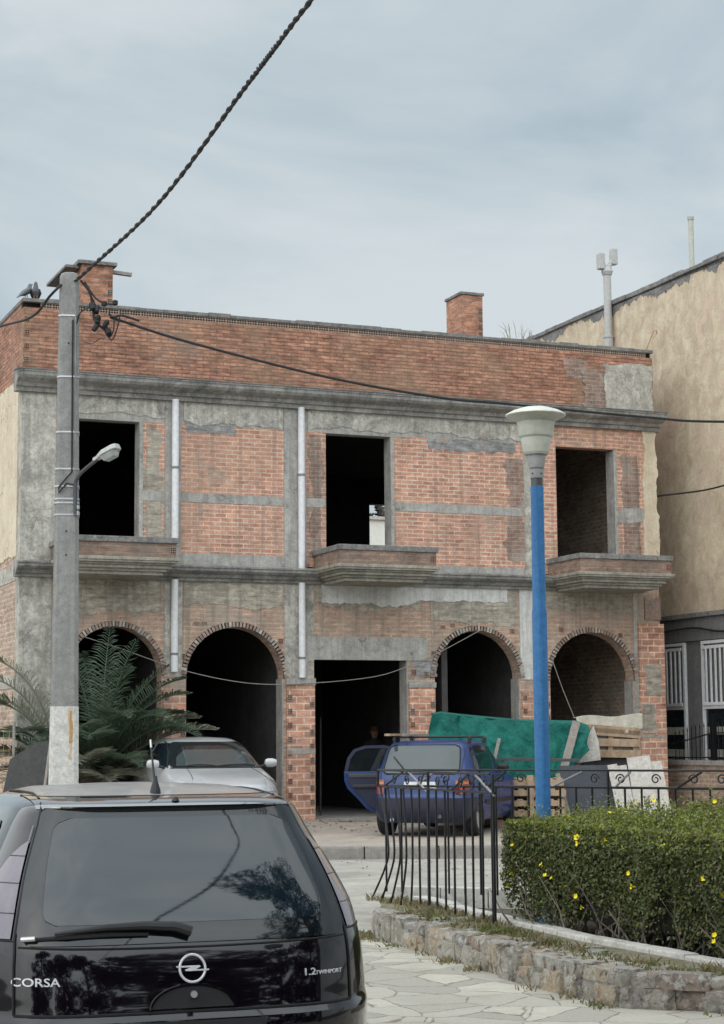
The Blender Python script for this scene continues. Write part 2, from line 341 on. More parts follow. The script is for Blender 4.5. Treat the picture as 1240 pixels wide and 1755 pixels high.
def stonemat():
    t = NT('rubble_stone'); v = t.coord(); g = t.n('ShaderNodeNewGeometry')
    col = t.ramp(g.outputs['Random Per Island'], [(0.0, (.52, .495, .44)), (.3, (.62, .56, .47)), (.5, (.40, .37, .32)), (.7, (.62, .50, .35)), (.85, (.46, .36, .29)), (1.0, (.50, .485, .46))])
    col = t.mix(t.ramp(t.noise(v, 9, 10, .75, .6), [(.50, 0.0), (.62, .9)]), col, (.13, .115, .09))
    col = t.mix(t.ramp(t.noise(v, 14, 8, .7), [(.53, 0.0), (.60, .85)]), col, (.70, .68, .63))
    fine = t.noise(v, 40, 8, .75)
    t.l(col, t.b.inputs['Base Color']); t.set(rough=.9, spec=.3); t.l(t.bump(t.math('ADD', fine, t.noise(v, 11, 8, .75, .8)), 1.0, .05), t.b.inputs['Normal']); return t.m
MAT['stone'] = stonemat()

def paint(name, c, rough=.25, coat=1.0, flake=0.0, dust_sheen=None):
    t = NT(name); v = t.coord()
    col = t.mix(t.ramp(t.noise(v, 2.5, 6, .6), [(.35, 0.0), (.75, 1.0)]), c, tuple(x * .85 for x in c)); rg = t.ramp(t.noise(v, 3, 8, .65), [(.3, max(.03, rough - .06)), (.75, rough + .1)])
    t.set(coat=coat, coat_rough=.04, metal=flake)
    if dust_sheen:
        # pale tone on up-facing paint: dust plus painted-in sky reflection
        g = t.n('ShaderNodeNewGeometry'); sp = t.n('ShaderNodeSeparateXYZ'); t.l(g.outputs['Normal'], sp.inputs[0])
        k = t.math('MULTIPLY', t.ramp(sp.outputs[2], [(.965, 0.0), (.992, 1.0)]), t.ramp(t.noise(v, 5, 8, .7), [(.25, .65), (.75, 1.0)]))
        col = t.mix(k, col, dust_sheen); rg = t.mix(k, rg, .5); t.l(t.math('SUBTRACT', 1.0, t.math('MULTIPLY', k, .75)), t.b.inputs['Coat Weight'])
    t.l(col, t.b.inputs['Base Color']); t.l(rg, t.b.inputs['Roughness']); return t.m
MAT['black_paint'] = paint('black_car_paint', (.0035, .0022, .0045), .10, .38, dust_sheen=(.40, .385, .37)); MAT['black_paint'].node_tree.nodes['Principled BSDF'].inputs['Specular IOR Level'].default_value = .15
MAT['navy_plastic'] = plain('navy_plastic', (.010, .014, .032), .4)
MAT['hedge_dry'] = leafmat('hedge_dry', (.13, .10, .05), (.17, .14, .07), (.22, .19, .10))
MAT['lip_paint'] = paint('spoiler_paint', (.004, .004, .006), .10, 1.0); MAT['lip_paint'].node_tree.nodes['Principled BSDF'].inputs['Coat IOR'].default_value = 3.0
MAT['blue_car'] = paint('blue_car_paint', (.004, .031, .145), .38, .3)
MAT['silver_car'] = paint('silver_car_paint', (.47, .475, .48), .35, .8, .15)
MAT['blue_inner'] = plain('dark_blue_panel', (.02, .024, .055), .5)
MAT['seat_grey'] = plain('seat_fabric', (.05, .05, .056), .9)

def glass(name, c, ior=1.9, rough=.03):
    t = NT(name); v = t.coord(); t.set(rough=rough, ior=ior, spec=.5); t.l(t.mix(t.ramp(t.noise(v, 4, 10, .7, .8), [(.45, 0.0), (.8, .5)]), c, tuple(x + .016 for x in c)), t.b.inputs['Base Color'])
    t.l(t.ramp(t.noise(v, 3, 6, .6), [(.4, rough), (.8, rough + .03)]), t.b.inputs['Roughness']); return t.m
MAT['glass_dark'] = glass('tinted_glass', (.005, .012, .018), 1.72)
MAT['glass_frit'] = glass('glass_border', (.004, .007, .010), 1.62)
MAT['glass_clear'] = glass('window_glass', (.010, .014, .016), 1.65)
MAT['glass_pale'] = glass('hazy_glass', (.045, .06, .062), 1.65)
MAT['lamp_red'] = plain('red_lens', (.20, .008, .008), .15, coat=1.0)
MAT['lamp_smoke'] = plain('smoked_lens', (.15, .125, .155), .1, coat=1.0)
MAT['lamp_orange'] = plain('orange_lens', (.45, .14, .01), .15, coat=1.0)
MAT['headlight'] = plain('headlight', (.45, .46, .48), .1, coat=1.0)
MAT['plate'] = plain('number_plate', (.62, .62, .6), .4)
MAT['skin'] = plain('skin', (.32, .18, .12), .6)
MAT['dark_cloth'] = surf('dark_clothes', (.02, .02, .024), (.03, .03, .034), 8, .95)
MAT['red_cloth'] = surf('red_cap', (.16, .05, .035), (.11, .035, .025), 10, .9)
MAT['hair'] = plain('hair', (.015, .012, .01), .7)
MAT['brick_balcony'] = brick('brick_balcony', (.27, .165, .125), (.20, .125, .1), (.25, .20, .16), .28, .11, .012, dirt=(.16, .14, .12), dirtpos=.52, smear=.5)
# ------------------------------------------------------------------ the brick building
BX, BY, BA = -1.139, 33.27, R(22.5)
UX, VX = Vector((math.cos(BA), math.sin(BA), 0)), Vector((-math.sin(BA), math.cos(BA), 0))
def bw(u, v, z=0.0): return Vector((BX, BY, 0)) + UX * u + VX * v + Vector((0, 0, z))   # building -> world
FLOOR = .16
bld = empty('brick_building', (BX, BY, 0), BA, 'unfinished two-storey brick building with arches and three empty windows', 'building')
U0, U1 = -5.1, 7.55
ARCHES = [(-3.43, .84, 2.72), (-1.23, .91, 2.67), (3.555, .885, 2.70), (6.01, .92, 2.67)]
DOOR = (.27, 2.13, 3.02)
def B(mb, name, mat, parent=bld, **kw): return mb.build(name, MAT[mat], parent, **kw)
def sp(name, mat, x0, x1, y0, y1, z0, z1, parent=bld, bevel=0): return B(MB().span(x0, x1, y0, y1, z0, z1), name, mat, parent, bevel=bevel)

# ground floor front: one wall with the arches and the doorway cut out from below
out = [(U0, .05)]
ops = sorted([('a', c - r, c + r, s, c, r) for c, r, s in ARCHES] + [('d', DOOR[0], DOOR[1], DOOR[2], 0, 0)], key=lambda o: o[1])
for o in ops:
    out.append((o[1], .05))
    if o[0] == 'd': out += [(o[1], o[3]), (o[2], o[3])]
    else: out += [(o[4] + o[5] * math.cos(q), o[3] + o[5] * math.sin(q)) for q in [math.pi - math.pi * i / 24 for i in range(25)]]
    out.append((o[2], .05))
out += [(U1, .05), (U1, 4.5), (U0, 4.5)]
B(MB().prism(out, 0, .3), 'front_wall', 'brick_rough')
# upper floor brick between the windows
for x0, x1 in ((U0, -4.2), (-2.98, .52), (1.85, 5.31), (6.63, U1)):
    sp('brick_panel', 'brick_upper', x0, x1, 0, .25, 4.7, 7.2)
sp('brick_panel', 'brick_upper', 5.0, U1, .001, .25, 7.2, 7.9)
sp('lintel_beam', 'concrete', U0, 5.0, .002, .25, 7.19, 7.9)
# the exposed frame and its bands, a little proud of the brick
for x0, x1, z0, z1, m in ((U0, -4.52, 4.66, 7.7, 'concrete_green'), (-2.55, -2.25, 4.66, 7.7, 'concrete'), (-.30, .13, 4.66, 7.7, 'concrete'),
                          (4.60, 4.98, 4.66, 7.7, 'concrete_green'), (-2.55, -2.22, 2.7, 4.45, 'concrete_green'), (-.30, .26, 2.66, 4.45, 'concrete_green'),
                          (4.46, 4.80, 2.68, 4.45, 'plaster_white'), (U0, -4.55, .1, 4.45, 'concrete_green'), (6.95, 7.03, .12, 4.4, 'concrete')):
    sp('concrete_column', m, x0, x1, -.014, .1, z0, z1)
for x0, x1 in ((-2.24, -.31), (.14, .50), (1.87, 4.59), (-2.96, -2.56), (6.65, 7.2), (-4.5, -4.22)):
    sp('concrete_band', 'concrete', x0, x1, -.006, .1, 5.80, 5.965)
for x0, x1 in ((-2.24, -.31), (2.3, 4.59)):
    sp('concrete_band', 'concrete', x0, x1, -.009, .1, 4.66, 4.80 if x0 > 0 else 4.88)
def ragged(x0, x1, z0, z1, amt, seed, top=True, bottom=True, n=None, sides=.02):
    """outline of a torn patch: rough at several scales"""
    from mathutils import noise
    n = n or max(40, int((x1 - x0) / .035)); k = max(16, int((z1 - z0) / .035))
    def w(t, ch, a): return a * (noise.noise(Vector((t * 1.6, seed * 3.3, ch))) * 1.3 + noise.noise(Vector((t * 6, seed * 2.1, ch + 5))) * .8 + noise.noise(Vector((t * 19, seed * 1.3, ch + 9))) * .45)
    a = []
    for i in range(n + 1): x = x0 + (x1 - x0) * i / n; a.append((x, z0 + (w(x, 0, amt) if bottom else 0)))
    for i in range(1, k): z = z0 + (z1 - z0) * i / k; a.append((x1 + w(z, 20, sides), z))
    for i in range(n + 1): x = x1 + (x0 - x1) * i / n; a.append((x, z1 + (w(x, 40, amt) if top else 0)))
    for i in range(1, k): z = z1 + (z0 - z1) * i / k; a.append((x0 + w(z, 60, sides), z))
    return a
# cement render bands under the cornice and the belt course, torn patches elsewhere
for k, (x0, x1, z0, z1, m, a, y, sd) in enumerate((
      (-4.2, -2.56, 7.30, 7.66, 'concrete_green', .05, -.012, .0), (-2.2, -.32, 7.24, 7.66, 'concrete_green', .07, -.012, .0), (.16, 4.55, 7.27, 7.66, 'concrete_green', .06, -.012, .0),
      (-2.2, -1.2, 7.05, 7.24, 'render_grey', .04, -.005, .05), (2.6, 4.4, 7.0, 7.2, 'render_grey', .05, -.005, .05), (-2.9, -2.56, 5.0, 7.1, 'render_brick', .05, -.005, .09), (4.25, 4.6, 4.9, 6.9, 'brick_dirty', .05, -.005, .09),
      (1.75, 4.2, 4.13, 4.43, 'plaster_white', .07, -.020, .03), (.42, 2.3, 4.03, 4.43, 'plaster_white', .07, -.026, .04),
      (-2.2, -.33, 3.95, 4.43, 'render_brick', .09, -.012, .0), (-4.5, -2.6, 3.80, 4.43, 'render_brick', .10, -.012, .0), (4.85, 6.9, 4.02, 4.43, 'render_brick', .10, -.011, .0),
      (.3, 2.4, 3.98, 4.42, 'render_brick', .10, -.013, .0), (2.6, 4.4, 3.75, 4.4, 'render_brick', .12, -.009, .0), (4.5, 4.95, 3.0, 3.9, 'concrete_green', .06, -.006, .08), (2.2, 2.7, 2.7, 3.0, 'render_grey', .05, -.006, .06),
      (7.265, 7.557, 4.72, 7.62, 'cream', .02, -.03, .05), (6.45, 7.54, 7.97, 8.93, 'concrete_green', .06, -.012, .06), (5.95, 6.5, 8.0, 8.8, 'brick_dirty', .10, -.004, .12), (5.6, 6.0, 8.55, 8.95, 'brick_dirty', .06, .012, .08),
      (6.78, 7.15, 5.1, 7.1, 'brick_dirty', .05, -.005, .06), (6.68, 7.25, 5.75, 6.05, 'concrete', .04, -.009, .05), (.2, .44, 4.9, 7.15, 'brick_dirty', .04, -.005, .07), (7.15, 7.5, 2.4, 3.0, 'render_brick', .05, -.078, .06), (7.05, 7.35, 1.65, 2.2, 'render_brick', .05, -.078, .08))):
    B(MB().prism(ragged(x0, x1, z0, z1, a, k + 3, top=sd > 0 and z1 < 9 and z1 not in (7.66, 4.43), sides=sd), y, .05), 'render_patch', m)
sp('door_lintel', 'concrete', .13, 2.52, -.018, .3, 3.02, 3.44)
# jambs and window surrounds in grey cement
for x, y0 in ((-2.98, 0), (1.85, 0), (6.63, 0)):
    sp('window_jamb', 'concrete', x - .035, x + .03, -.012, .3, 4.98, 7.19)
for c, r, s in ARCHES[1:]:
    sp('arch_jamb', 'concrete', c + r - .02, c + r + .02, .012, .34, .1, s)
sp('door_jamb', 'concrete', DOOR[1] - .03, DOOR[1] + .02, .01, .34, .1, DOOR[2] - .002)

# hollow brick ends: clay lattice over plates painted near-black as hole shade
def hollow(mb, x, z, w, h, nx=3, nz=3, y=-.016, d=.014, b=.0065):
    for i in range(nx + 1): mb.span(x + (w - b) * i / nx, x + (w - b) * i / nx + b, y, y + d, z, z + h)
    for i in range(nz + 1): mb.span(x + b, x + w - b, y + .001, y + d, z + (h - b) * i / nz, z + (h - b) * i / nz + b)
MAT['hole_shade'] = surf('painted_hole_shade', (.02, .014, .011), (.012, .009, .008), 8, 1)  # near-black colour stands in for the shade inside holes and gaps
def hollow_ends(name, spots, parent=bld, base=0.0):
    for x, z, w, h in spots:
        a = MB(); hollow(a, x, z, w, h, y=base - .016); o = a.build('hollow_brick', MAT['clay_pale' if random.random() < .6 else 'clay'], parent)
        MB().span(x + .004, x + w - .004, base - .006, base + .03, z + .004, z + h - .004).build('hole_shade', MAT['hole_shade'], o)
# brick piers on the ground floor
def pier(x0, x1, z1, y, ends_l=True, ends_r=True, cap=None, band=None):
    p = sp('brick_pier', 'brick_pier', x0, x1, y, .28, .12, z1)
    sp_ = []
    k = 0; z = .3
    while z < z1 - .15:
        if ends_l and k % 2 == 0 and random.random() < .75: sp_.append((x0 + .012, z, .085, .1))
        if ends_r and k % 2 == 1 and random.random() < .75: sp_.append((x1 - .1, z, .085, .1))
        z += .124; k += 1
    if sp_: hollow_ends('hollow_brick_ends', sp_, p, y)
    if cap: sp('pier_cap', 'concrete', x0 - .012, x1 + .012, y - .02, .2, cap[0], cap[1], p)
    if band: sp('pier_band', 'concrete', x0 - .002, x1 + .002, y - .007, .2, band[0], band[1], p)
pier(-.27, .265, 2.56, -.05, cap=(2.56, 2.68), band=(1.33, 1.43))
pier(2.14, 2.66, 2.52, -.04, cap=(2.52, 2.62))
pier(4.47, 5.07, 2.45, -.04)
pier(7.03, 7.60, 3.78, -.07, False, False, band=(1.56, 1.62))
pier(-2.56, -2.15, 2.45, -.035)
pier(-4.52, -4.28, 2.7, -.03)
sp('broken_corner', 'clay_old', 7.2, 7.56, -.03, .2, 3.86, 4.3)
# arch rings of bricks on edge
for c, r, s in ARCHES:
    q0 = [math.pi * i / 30 for i in range(31)]
    rg = [(c + (r + .002) * math.cos(q), s + (r + .002) * math.sin(q)) for q in q0] + [(c + (r + .10) * math.cos(q), s + (r + .10) * math.sin(q)) for q in q0[::-1]]
    ring = B(MB().prism(rg, -.003, .1), 'ring_shade_backing', 'hole_shade')  # backing painted near-black as shade between the ring bricks
    mb = MB(); n = 46; MB_m = []
    for i in range(n):
        q = math.pi * (i + .5) / n; cc = (c + (r + .052) * math.cos(q), -.003, s + (r + .052) * math.sin(q)); k0 = len(mb.f)
        mb.box(cc, (.090 + random.uniform(-.014, .014), .04 + random.uniform(0, .014), .044 + random.uniform(-.008, .010)), (0, -q, 0)); MB_m += [random.choice((0, 1, 1, 2))] * (len(mb.f) - k0)
    o = mb.build('ring_bricks', [MAT['clay_pale'], MAT['clay_old'], MAT['concrete_green']], ring); o.data.polygons.foreach_set('material_index', MB_m)
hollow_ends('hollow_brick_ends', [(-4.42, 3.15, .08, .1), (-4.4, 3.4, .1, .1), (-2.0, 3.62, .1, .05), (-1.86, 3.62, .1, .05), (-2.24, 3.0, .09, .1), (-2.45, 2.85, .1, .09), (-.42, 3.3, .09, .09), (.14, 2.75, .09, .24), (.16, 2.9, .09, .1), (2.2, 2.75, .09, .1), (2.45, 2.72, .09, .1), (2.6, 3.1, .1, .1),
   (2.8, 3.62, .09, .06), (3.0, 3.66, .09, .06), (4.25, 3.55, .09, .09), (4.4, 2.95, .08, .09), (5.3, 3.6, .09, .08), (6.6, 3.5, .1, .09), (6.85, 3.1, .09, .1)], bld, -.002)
# cornice, belt course and balconies
def run(name, prof, x0, x1, mat): return B(MB().prism(prof, x0, x1, 'YZ'), name, mat)
run('cornice', [(.1, 7.60), (-.09, 7.60), (-.09, 7.67), (-.14, 7.685), (-.16, 7.74), (-.24, 7.77), (-.31, 7.80), (-.345, 7.845), (-.345, 7.90), (-.36, 7.905), (-.36, 7.935), (0, 7.965), (.1, 7.965)], U0 - .14, U1 + .08, 'moulding')
run('cornice_cap', [(.02, 7.966), (-.02, 7.966), (-.35, 7.937), (-.375, 7.937), (-.375, 7.953), (-.02, 7.99), (.02, 7.99)], U0 - .16, U1 + .1, 'dark_weather')
run('belt_course', [(.1, 4.39), (-.07, 4.39), (-.07, 4.44), (-.12, 4.45), (-.15, 4.50), (-.22, 4.525), (-.26, 4.56), (-.26, 4.605), (-.28, 4.61), (-.28, 4.64), (0, 4.68), (.1, 4.68)], U0 - .1, U1 - .35, 'moulding')
for x0, x1, dz in ((-4.6, -2.69, .0), (.25, 2.16, .0), (5.07, 7.07, -.01)):
    bal = empty('balcony'); bal.parent = bld; D = -1.3
    mb = MB()
    for i, (ins, za, zb) in enumerate(((.20, 4.37, 4.43), (.15, 4.43, 4.475), (.09, 4.475, 4.53), (.05, 4.53, 4.565), (-.01, 4.565, 4.60), (-.03, 4.60, 4.655))):
        mb.span(x0 + ins, x1 - ins, D + ins, .05, za + dz, zb + dz + .0005)
    mb.build('balcony_slab', MAT['moulding_pale'], bal, bevel=.008)
    mb = MB().span(x0 + .02, x1 - .02, D + .02, D + .14, 4.655 + dz, 4.9 + dz)
    mb.span(x0 + .02, x0 + .14, D + .14, -.001, 4.655 + dz, 4.899 + dz).span(x1 - .14, x1 - .02, D + .14, -.001, 4.655 + dz, 4.899 + dz)
    B(mb, 'balcony_parapet', 'brick_balcony', bal)
    mb = MB().span(x0 - .01, x1 + .01, D - .01, D + .17, 4.9 + dz, 5.0 + dz)
    mb.span(x0 - .01, x0 + .17, D + .17, 0, 4.9 + dz, 4.999 + dz).span(x1 - .17, x1 + .01, D + .17, 0, 4.9 + dz, 4.999 + dz)
    jitter(mb, .006, 5); mb.build('parapet_cap', MAT['dark_weather'], bal, bevel=.012)
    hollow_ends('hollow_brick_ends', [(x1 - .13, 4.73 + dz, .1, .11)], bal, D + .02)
# parapet with its row of hollow bricks and thin coping
par = B(MB().span(U0, U1, .02, .22, 7.9, 9.105).span(U0, U0 + .2, .22, 9, 7.9, 9.2).span(U1 - .2, U1, .22, 9, 7.9, 9.2), 'parapet', 'brick_parapet')
mb = MB(); mk = MB(); x = U0 + .3
for k in range(int((U1 - U0 - .35) / .2)):
    for i in range(5): mb.span(x + .19 * i / 4, x + .19 * i / 4 + .011, .022 + .001 * (k % 3), .045, 9.106, 9.199)
    for z in (9.106, 9.148, 9.190): mb.span(x + .012, x + .189, .0235, .045, z, z + .011)
    x += .2
mk.span(U0, U1, .10, .22, 9.104, 9.2)
mb.build('hollow_brick_row', MAT['clay_pale'], par); mk.build('row_shade_backing', MAT['hole_shade'], par)  # backing painted near-black as shade in the row's holes
mb = MB(); n = 30
for i in range(n):
    xa = U0 - .02 + (U1 - U0 + .04) * i / n; mb.span(xa, xa + (U1 - U0 + .04) / n - .004, -.005 + random.uniform(-.006, .006), .24, 9.2, 9.265 + random.uniform(-.012, .015))
mb.span(U0 - .02, U0 + .22, .25, 9, 9.2, 9.27).span(U1 - .2, U1 + .02, .25, 9, 9.2, 9.27)
mb.build('coping', MAT['dark_weather'], par, bevel=.008)
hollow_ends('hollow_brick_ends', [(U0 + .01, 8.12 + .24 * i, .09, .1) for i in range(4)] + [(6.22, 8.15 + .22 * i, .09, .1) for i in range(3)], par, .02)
mb = MB().tube([bw(7.45, .1, 9.2) - Vector((BX, BY, 0)), bw(7.45, .1, 9.2) - Vector((BX, BY, 0))], .01) if False else MB().tube([(7.42, .1, 9.15), (7.5, .05, 9.4), (7.6, .0, 9.66), (7.66, 0, 9.68), (7.67, 0, 9.6)], .012, 6)
mb.build('bent_rebar', MAT['rust'], par, smooth=True)
# chimneys
def chimney(x0, x1, y0, y1, z1, cap):
    ch = sp('chimney', 'brick_chimney', x0, x1, y0, y1, 7.95, z1)
    cap.build('chimney_cap', MAT['dark_weather'], ch, bevel=.01)
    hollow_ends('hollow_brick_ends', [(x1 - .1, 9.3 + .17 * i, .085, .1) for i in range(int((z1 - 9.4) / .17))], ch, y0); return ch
ch = chimney(-3.72, -3.13, 1.5, 2.1, 10.36, MB().span(-3.80, -3.06, 1.44, 2.4, 10.36, 10.43).span(-4.0, -3.74, 1.6, 3.2, 10.30, 10.358))
MB().box((-2.97, 1.7, 10.30), (.50, .09, .06), (0, .05, 0)).build('timber', MAT['wood_grey'], ch)
chimney(4.78, 5.27, 3.0, 3.75, 10.86, MB().span(4.75, 5.30, 2.97, 3.78, 10.86, 10.92))
# side walls, slabs, inside
sw = B(MB().span(U0, U0 + .25, .3, 9, .05, 7.9), 'side_wall', 'brick_side')
B(MB().prism(ragged(.28, 9.0, 4.75, 7.85, .07, 51, n=120), U0 - .02, U0 + .05, 'YZ'), 'side_plaster', 'cream', sw)
sp('side_beam', 'concrete_green', U0 - .012, U0 + .05, .0, 9, 4.35, 4.62, sw)
sp('side_column', 'concrete_green', U0 - .010, U0 + .05, -.004, .3, .1, 7.6, sw)
sp('side_beam', 'concrete_green', U0 - .014, U0 + .05, .2, 9, 2.5, 2.72, sw)
B(MB().span(U1 - .25, U1, .3, 9, .05, 7.9), 'side_wall', 'brick_side')
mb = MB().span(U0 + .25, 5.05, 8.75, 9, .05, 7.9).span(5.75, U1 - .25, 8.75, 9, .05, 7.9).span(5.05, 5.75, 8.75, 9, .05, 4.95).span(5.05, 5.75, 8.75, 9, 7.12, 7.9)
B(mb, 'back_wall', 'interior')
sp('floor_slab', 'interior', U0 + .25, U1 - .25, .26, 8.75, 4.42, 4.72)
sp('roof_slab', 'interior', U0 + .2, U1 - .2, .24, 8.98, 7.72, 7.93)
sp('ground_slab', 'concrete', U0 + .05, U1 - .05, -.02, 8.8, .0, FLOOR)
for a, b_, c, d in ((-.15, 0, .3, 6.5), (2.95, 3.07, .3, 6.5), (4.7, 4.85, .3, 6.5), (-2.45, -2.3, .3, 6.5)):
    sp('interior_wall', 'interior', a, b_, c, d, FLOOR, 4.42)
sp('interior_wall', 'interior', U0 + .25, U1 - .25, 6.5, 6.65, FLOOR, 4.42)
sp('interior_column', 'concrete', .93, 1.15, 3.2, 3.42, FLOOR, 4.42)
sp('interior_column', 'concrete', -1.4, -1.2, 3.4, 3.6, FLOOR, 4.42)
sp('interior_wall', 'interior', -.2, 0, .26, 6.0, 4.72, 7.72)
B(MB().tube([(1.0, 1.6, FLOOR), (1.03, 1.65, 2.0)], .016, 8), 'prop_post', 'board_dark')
# downpipes
def pipe(x, zs, joints):
    p = None
    for z0, z1 in zs:
        q = B(MB().lathe([(.062, z0), (.062, z1)], (x, -.085, 0), 20), 'downpipe', 'pvc', bld if p is None else p, smooth=True)
        p = p or q
    for z in joints: B(MB().lathe([(.062, z - .03), (.068, z - .03), (.068, z + .012), (.063, z + .012)], (x, -.085, 0), 20), 'pipe_joint', 'pvc_joint', p, smooth=True)
pipe(-2.38, [(5.02, 7.62), (2.78, 4.40)], [6.4, 3.1])
pipe(.01, [(4.64, 7.62), (2.69, 4.40)], [6.38, 3.05])

# cords strung across the arches
def line_thing(name, pts, r, mat, label, cat, n=6, group=None):
    o = MB().tube(pts, r, n).build(name, MAT[mat], smooth=True); return tag(o, label, cat, group)
def spline(pts, k=8):
    P = [Vector(p) for p in pts]; P = [P[0] * 2 - P[1]] + P + [P[-1] * 2 - P[-2]]; o = []
    for i in range(1, len(P) - 2):
        for j in range(k):
            t = j / k; a, b, c, d = P[i - 1:i + 3]
            o.append(.5 * ((2 * b) + (c - a) * t + (2 * a - 5 * b + 4 * c - d) * t * t + (3 * b - a - 3 * c + d) * t ** 3))
    return o + [P[-2]]
line_thing('washing_cord', [bw(u, -.09, z) for u, z in [(p.x, p.z) for p in spline([(-4.06, 0, 3.39), (-3.34, 0, 3.17), (-2.15, 0, 2.79), (-.93, 0, 2.58), (.29, 0, 2.60), (1.44, 0, 2.72), (2.14, 0, 2.93), (2.68, 0, 3.15), (3.59, 0, 3.60)])]],
           .007, 'rope', 'pale cord strung in a sagging line across the arches and doorway', 'cord')
line_thing('hanging_cord', [bw(5.12, -.06, 3.03), bw(5.30, -.10, 2.5), bw(5.52, -.14, 1.95)], .008, 'rope', 'thin pale cord slanting down inside the arch above the timber panel', 'cord')
# ------------------------------------------------------------------ neighbour, ground, street furniture
# neighbour: its blank side wall stands square to the street, a step right of the brick building
NU = 8.5
nb = empty('neighbour_house', (BX, BY, 0), BA, 'tall cream rendered house with a blank side wall and grey ground floor', 'house')
def NBX(name, mat, x0, x1, y0, y1, z0, z1, parent=nb, **k): return MB().span(x0, x1, y0, y1, z0, z1).build(name, MAT[mat], parent, **k)
NBX('upper_wall', 'cream_old', NU, NU + 9, -4.5, 7.0, 4.02, 10.95)
NBX('ground_floor_wall', 'grey_render', NU + .06, NU + 9, -4.46, 6.9, 0, 4.02)
mb = MB(); y = -4.6
while y < 7.1:
    l = random.uniform(.5, .9); mb.span(NU - .05 + random.uniform(-.02, .02), NU + .3, y, min(7.1, y + l) - .004, 10.95, 11.04 + random.uniform(-.02, .03)); y += l
jitter(mb, .015, 3); mb.build('roof_edge', MAT['dark_weather'], nb, bevel=.015)
NBX('roof', 'dark_weather', NU + .3, NU + 9, -4.5, 7.0, 10.9, 11.0)
MB().prism(ragged(-4.4, 7.0, 10.84, 10.96, .16, 61, top=False, n=260), NU - .008, NU + .05, 'YZ').build('weather_stain', MAT['dark_weather'], nb)
NBX('ledge', 'dark_weather', NU - .05, NU + .2, -4.5, 6.9, 3.94, 4.03)
NBX('plinth_band', 'grey_render', NU + .01, NU + .2, -4.5, 6.9, 3.48, 3.93)
for y0, y1 in ((-1.9, -.02), (.72, 2.2), (-4.2, -2.4)):
    w = NBX('window', 'glass_dark', NU + .045, NU + .1, y0, y1, 1.15, 3.42)
    mb = MB().span(NU + .0, NU + .07, y0 - .06, y0, 1.12, 3.46).span(NU, NU + .07, y1, y1 + .06, 1.12, 3.46).span(NU + .002, NU + .07, y0, y1, 3.40, 3.46).span(NU + .002, NU + .07, y0, y1, 2.12, 2.20)
    mb.build('window_frame', MAT['pvc'], w)
    mb = MB().span(NU - .03, NU - .012, y0 + .01, y1 - .01, 3.3, 3.36).span(NU - .03, NU - .012, y0 + .01, y1 - .01, 2.19, 2.25)
    y = y0 + .06
    while y < y1 - .04: mb.span(NU - .028, NU - .008, y, y + .045, 2.25, 3.3); y += .165
    mb.build('window_grille', MAT['pvc'], w)
    mb = MB().span(NU + .03, NU + .04, y0 + .02, y1 - .02, 2.22, 3.4); mb.build('blind', MAT['grey_render'], w)
    mb = MB(); y = y0 + .05
    while y < y1 - .12:
        for z in (1.62, 1.18): mb.span(NU + .028, NU + .044, y, y + .13, z, z + .15)
        y += .165
    mb.build('glazing_tile', MAT['lamp_cream'], w)
NBX('sill', 'concrete', NU - .32, NU + .05, -4.4, 6.0, 1.03, 1.12)
NBX('base_wall', 'brick_side', NU - .28, NU + .04, -4.38, 5.9, 0, 1.03)
MB().tube(spline([(NU - .03, 3, 3.62), (NU - .03, .5, 3.74), (NU - .03, -.7, 3.62), (NU - .03, -2, 3.60), (NU - .03, -4, 3.8)]), .018, 6).build('service_cable', MAT['cable'], nb, smooth=True)
# flue pipes on the neighbour
fl = empty('flue_pipe', bw(NU - .12, 3.12, 8.5), BA, 'grey flue pipe with twin hoods rising up the cream wall', 'flue pipe')
MB().lathe([(.10, 0), (.10, 1.72), (.115, 1.72), (.115, 1.76), (.10, 1.76)], n=20).lathe([(.085, 1.76), (.085, 3.3)], n=20).build('lower_pipe', MAT['lamp_grey'], fl, smooth=True)
MB().lathe([(.1, 3.12), (.13, 3.2), (.1, 3.3)], n=20).tube([(-.14, 0, 3.42), (0, 0, 3.25), (.17, 0, 3.5)], .06, 12).build('branch', MAT['lamp_grey'], fl, smooth=True)
for x, z in ((-.15, 3.42), (.17, 3.55)): MB().box((x, 0, z), (.14, .16, .36)).build('hood', MAT['lamp_grey'], fl, bevel=.02)
fl = empty('flue_pipe', bw(NU + .5, .7, 10.95), BA, 'slim pale flue pipe standing on the roof of the cream house', 'flue pipe')
MB().lathe([(.055, 0), (.055, 1.32)], n=16).build('pipe', MAT['lamp_cream'], fl, smooth=True); MB().lathe([(.06, 1.32), (.07, 1.34), (.07, 1.40), (.0, 1.42)], n=16).build('cap', MAT['lamp_grey'], fl, smooth=True)
MB().lathe([(.0, .25), (.2, .22), (.3, .1), (.3, 0)], (NU + .4, 5.9, 10.98), 16).build('roof_vent', MAT['lamp_grey'], nb, smooth=True)
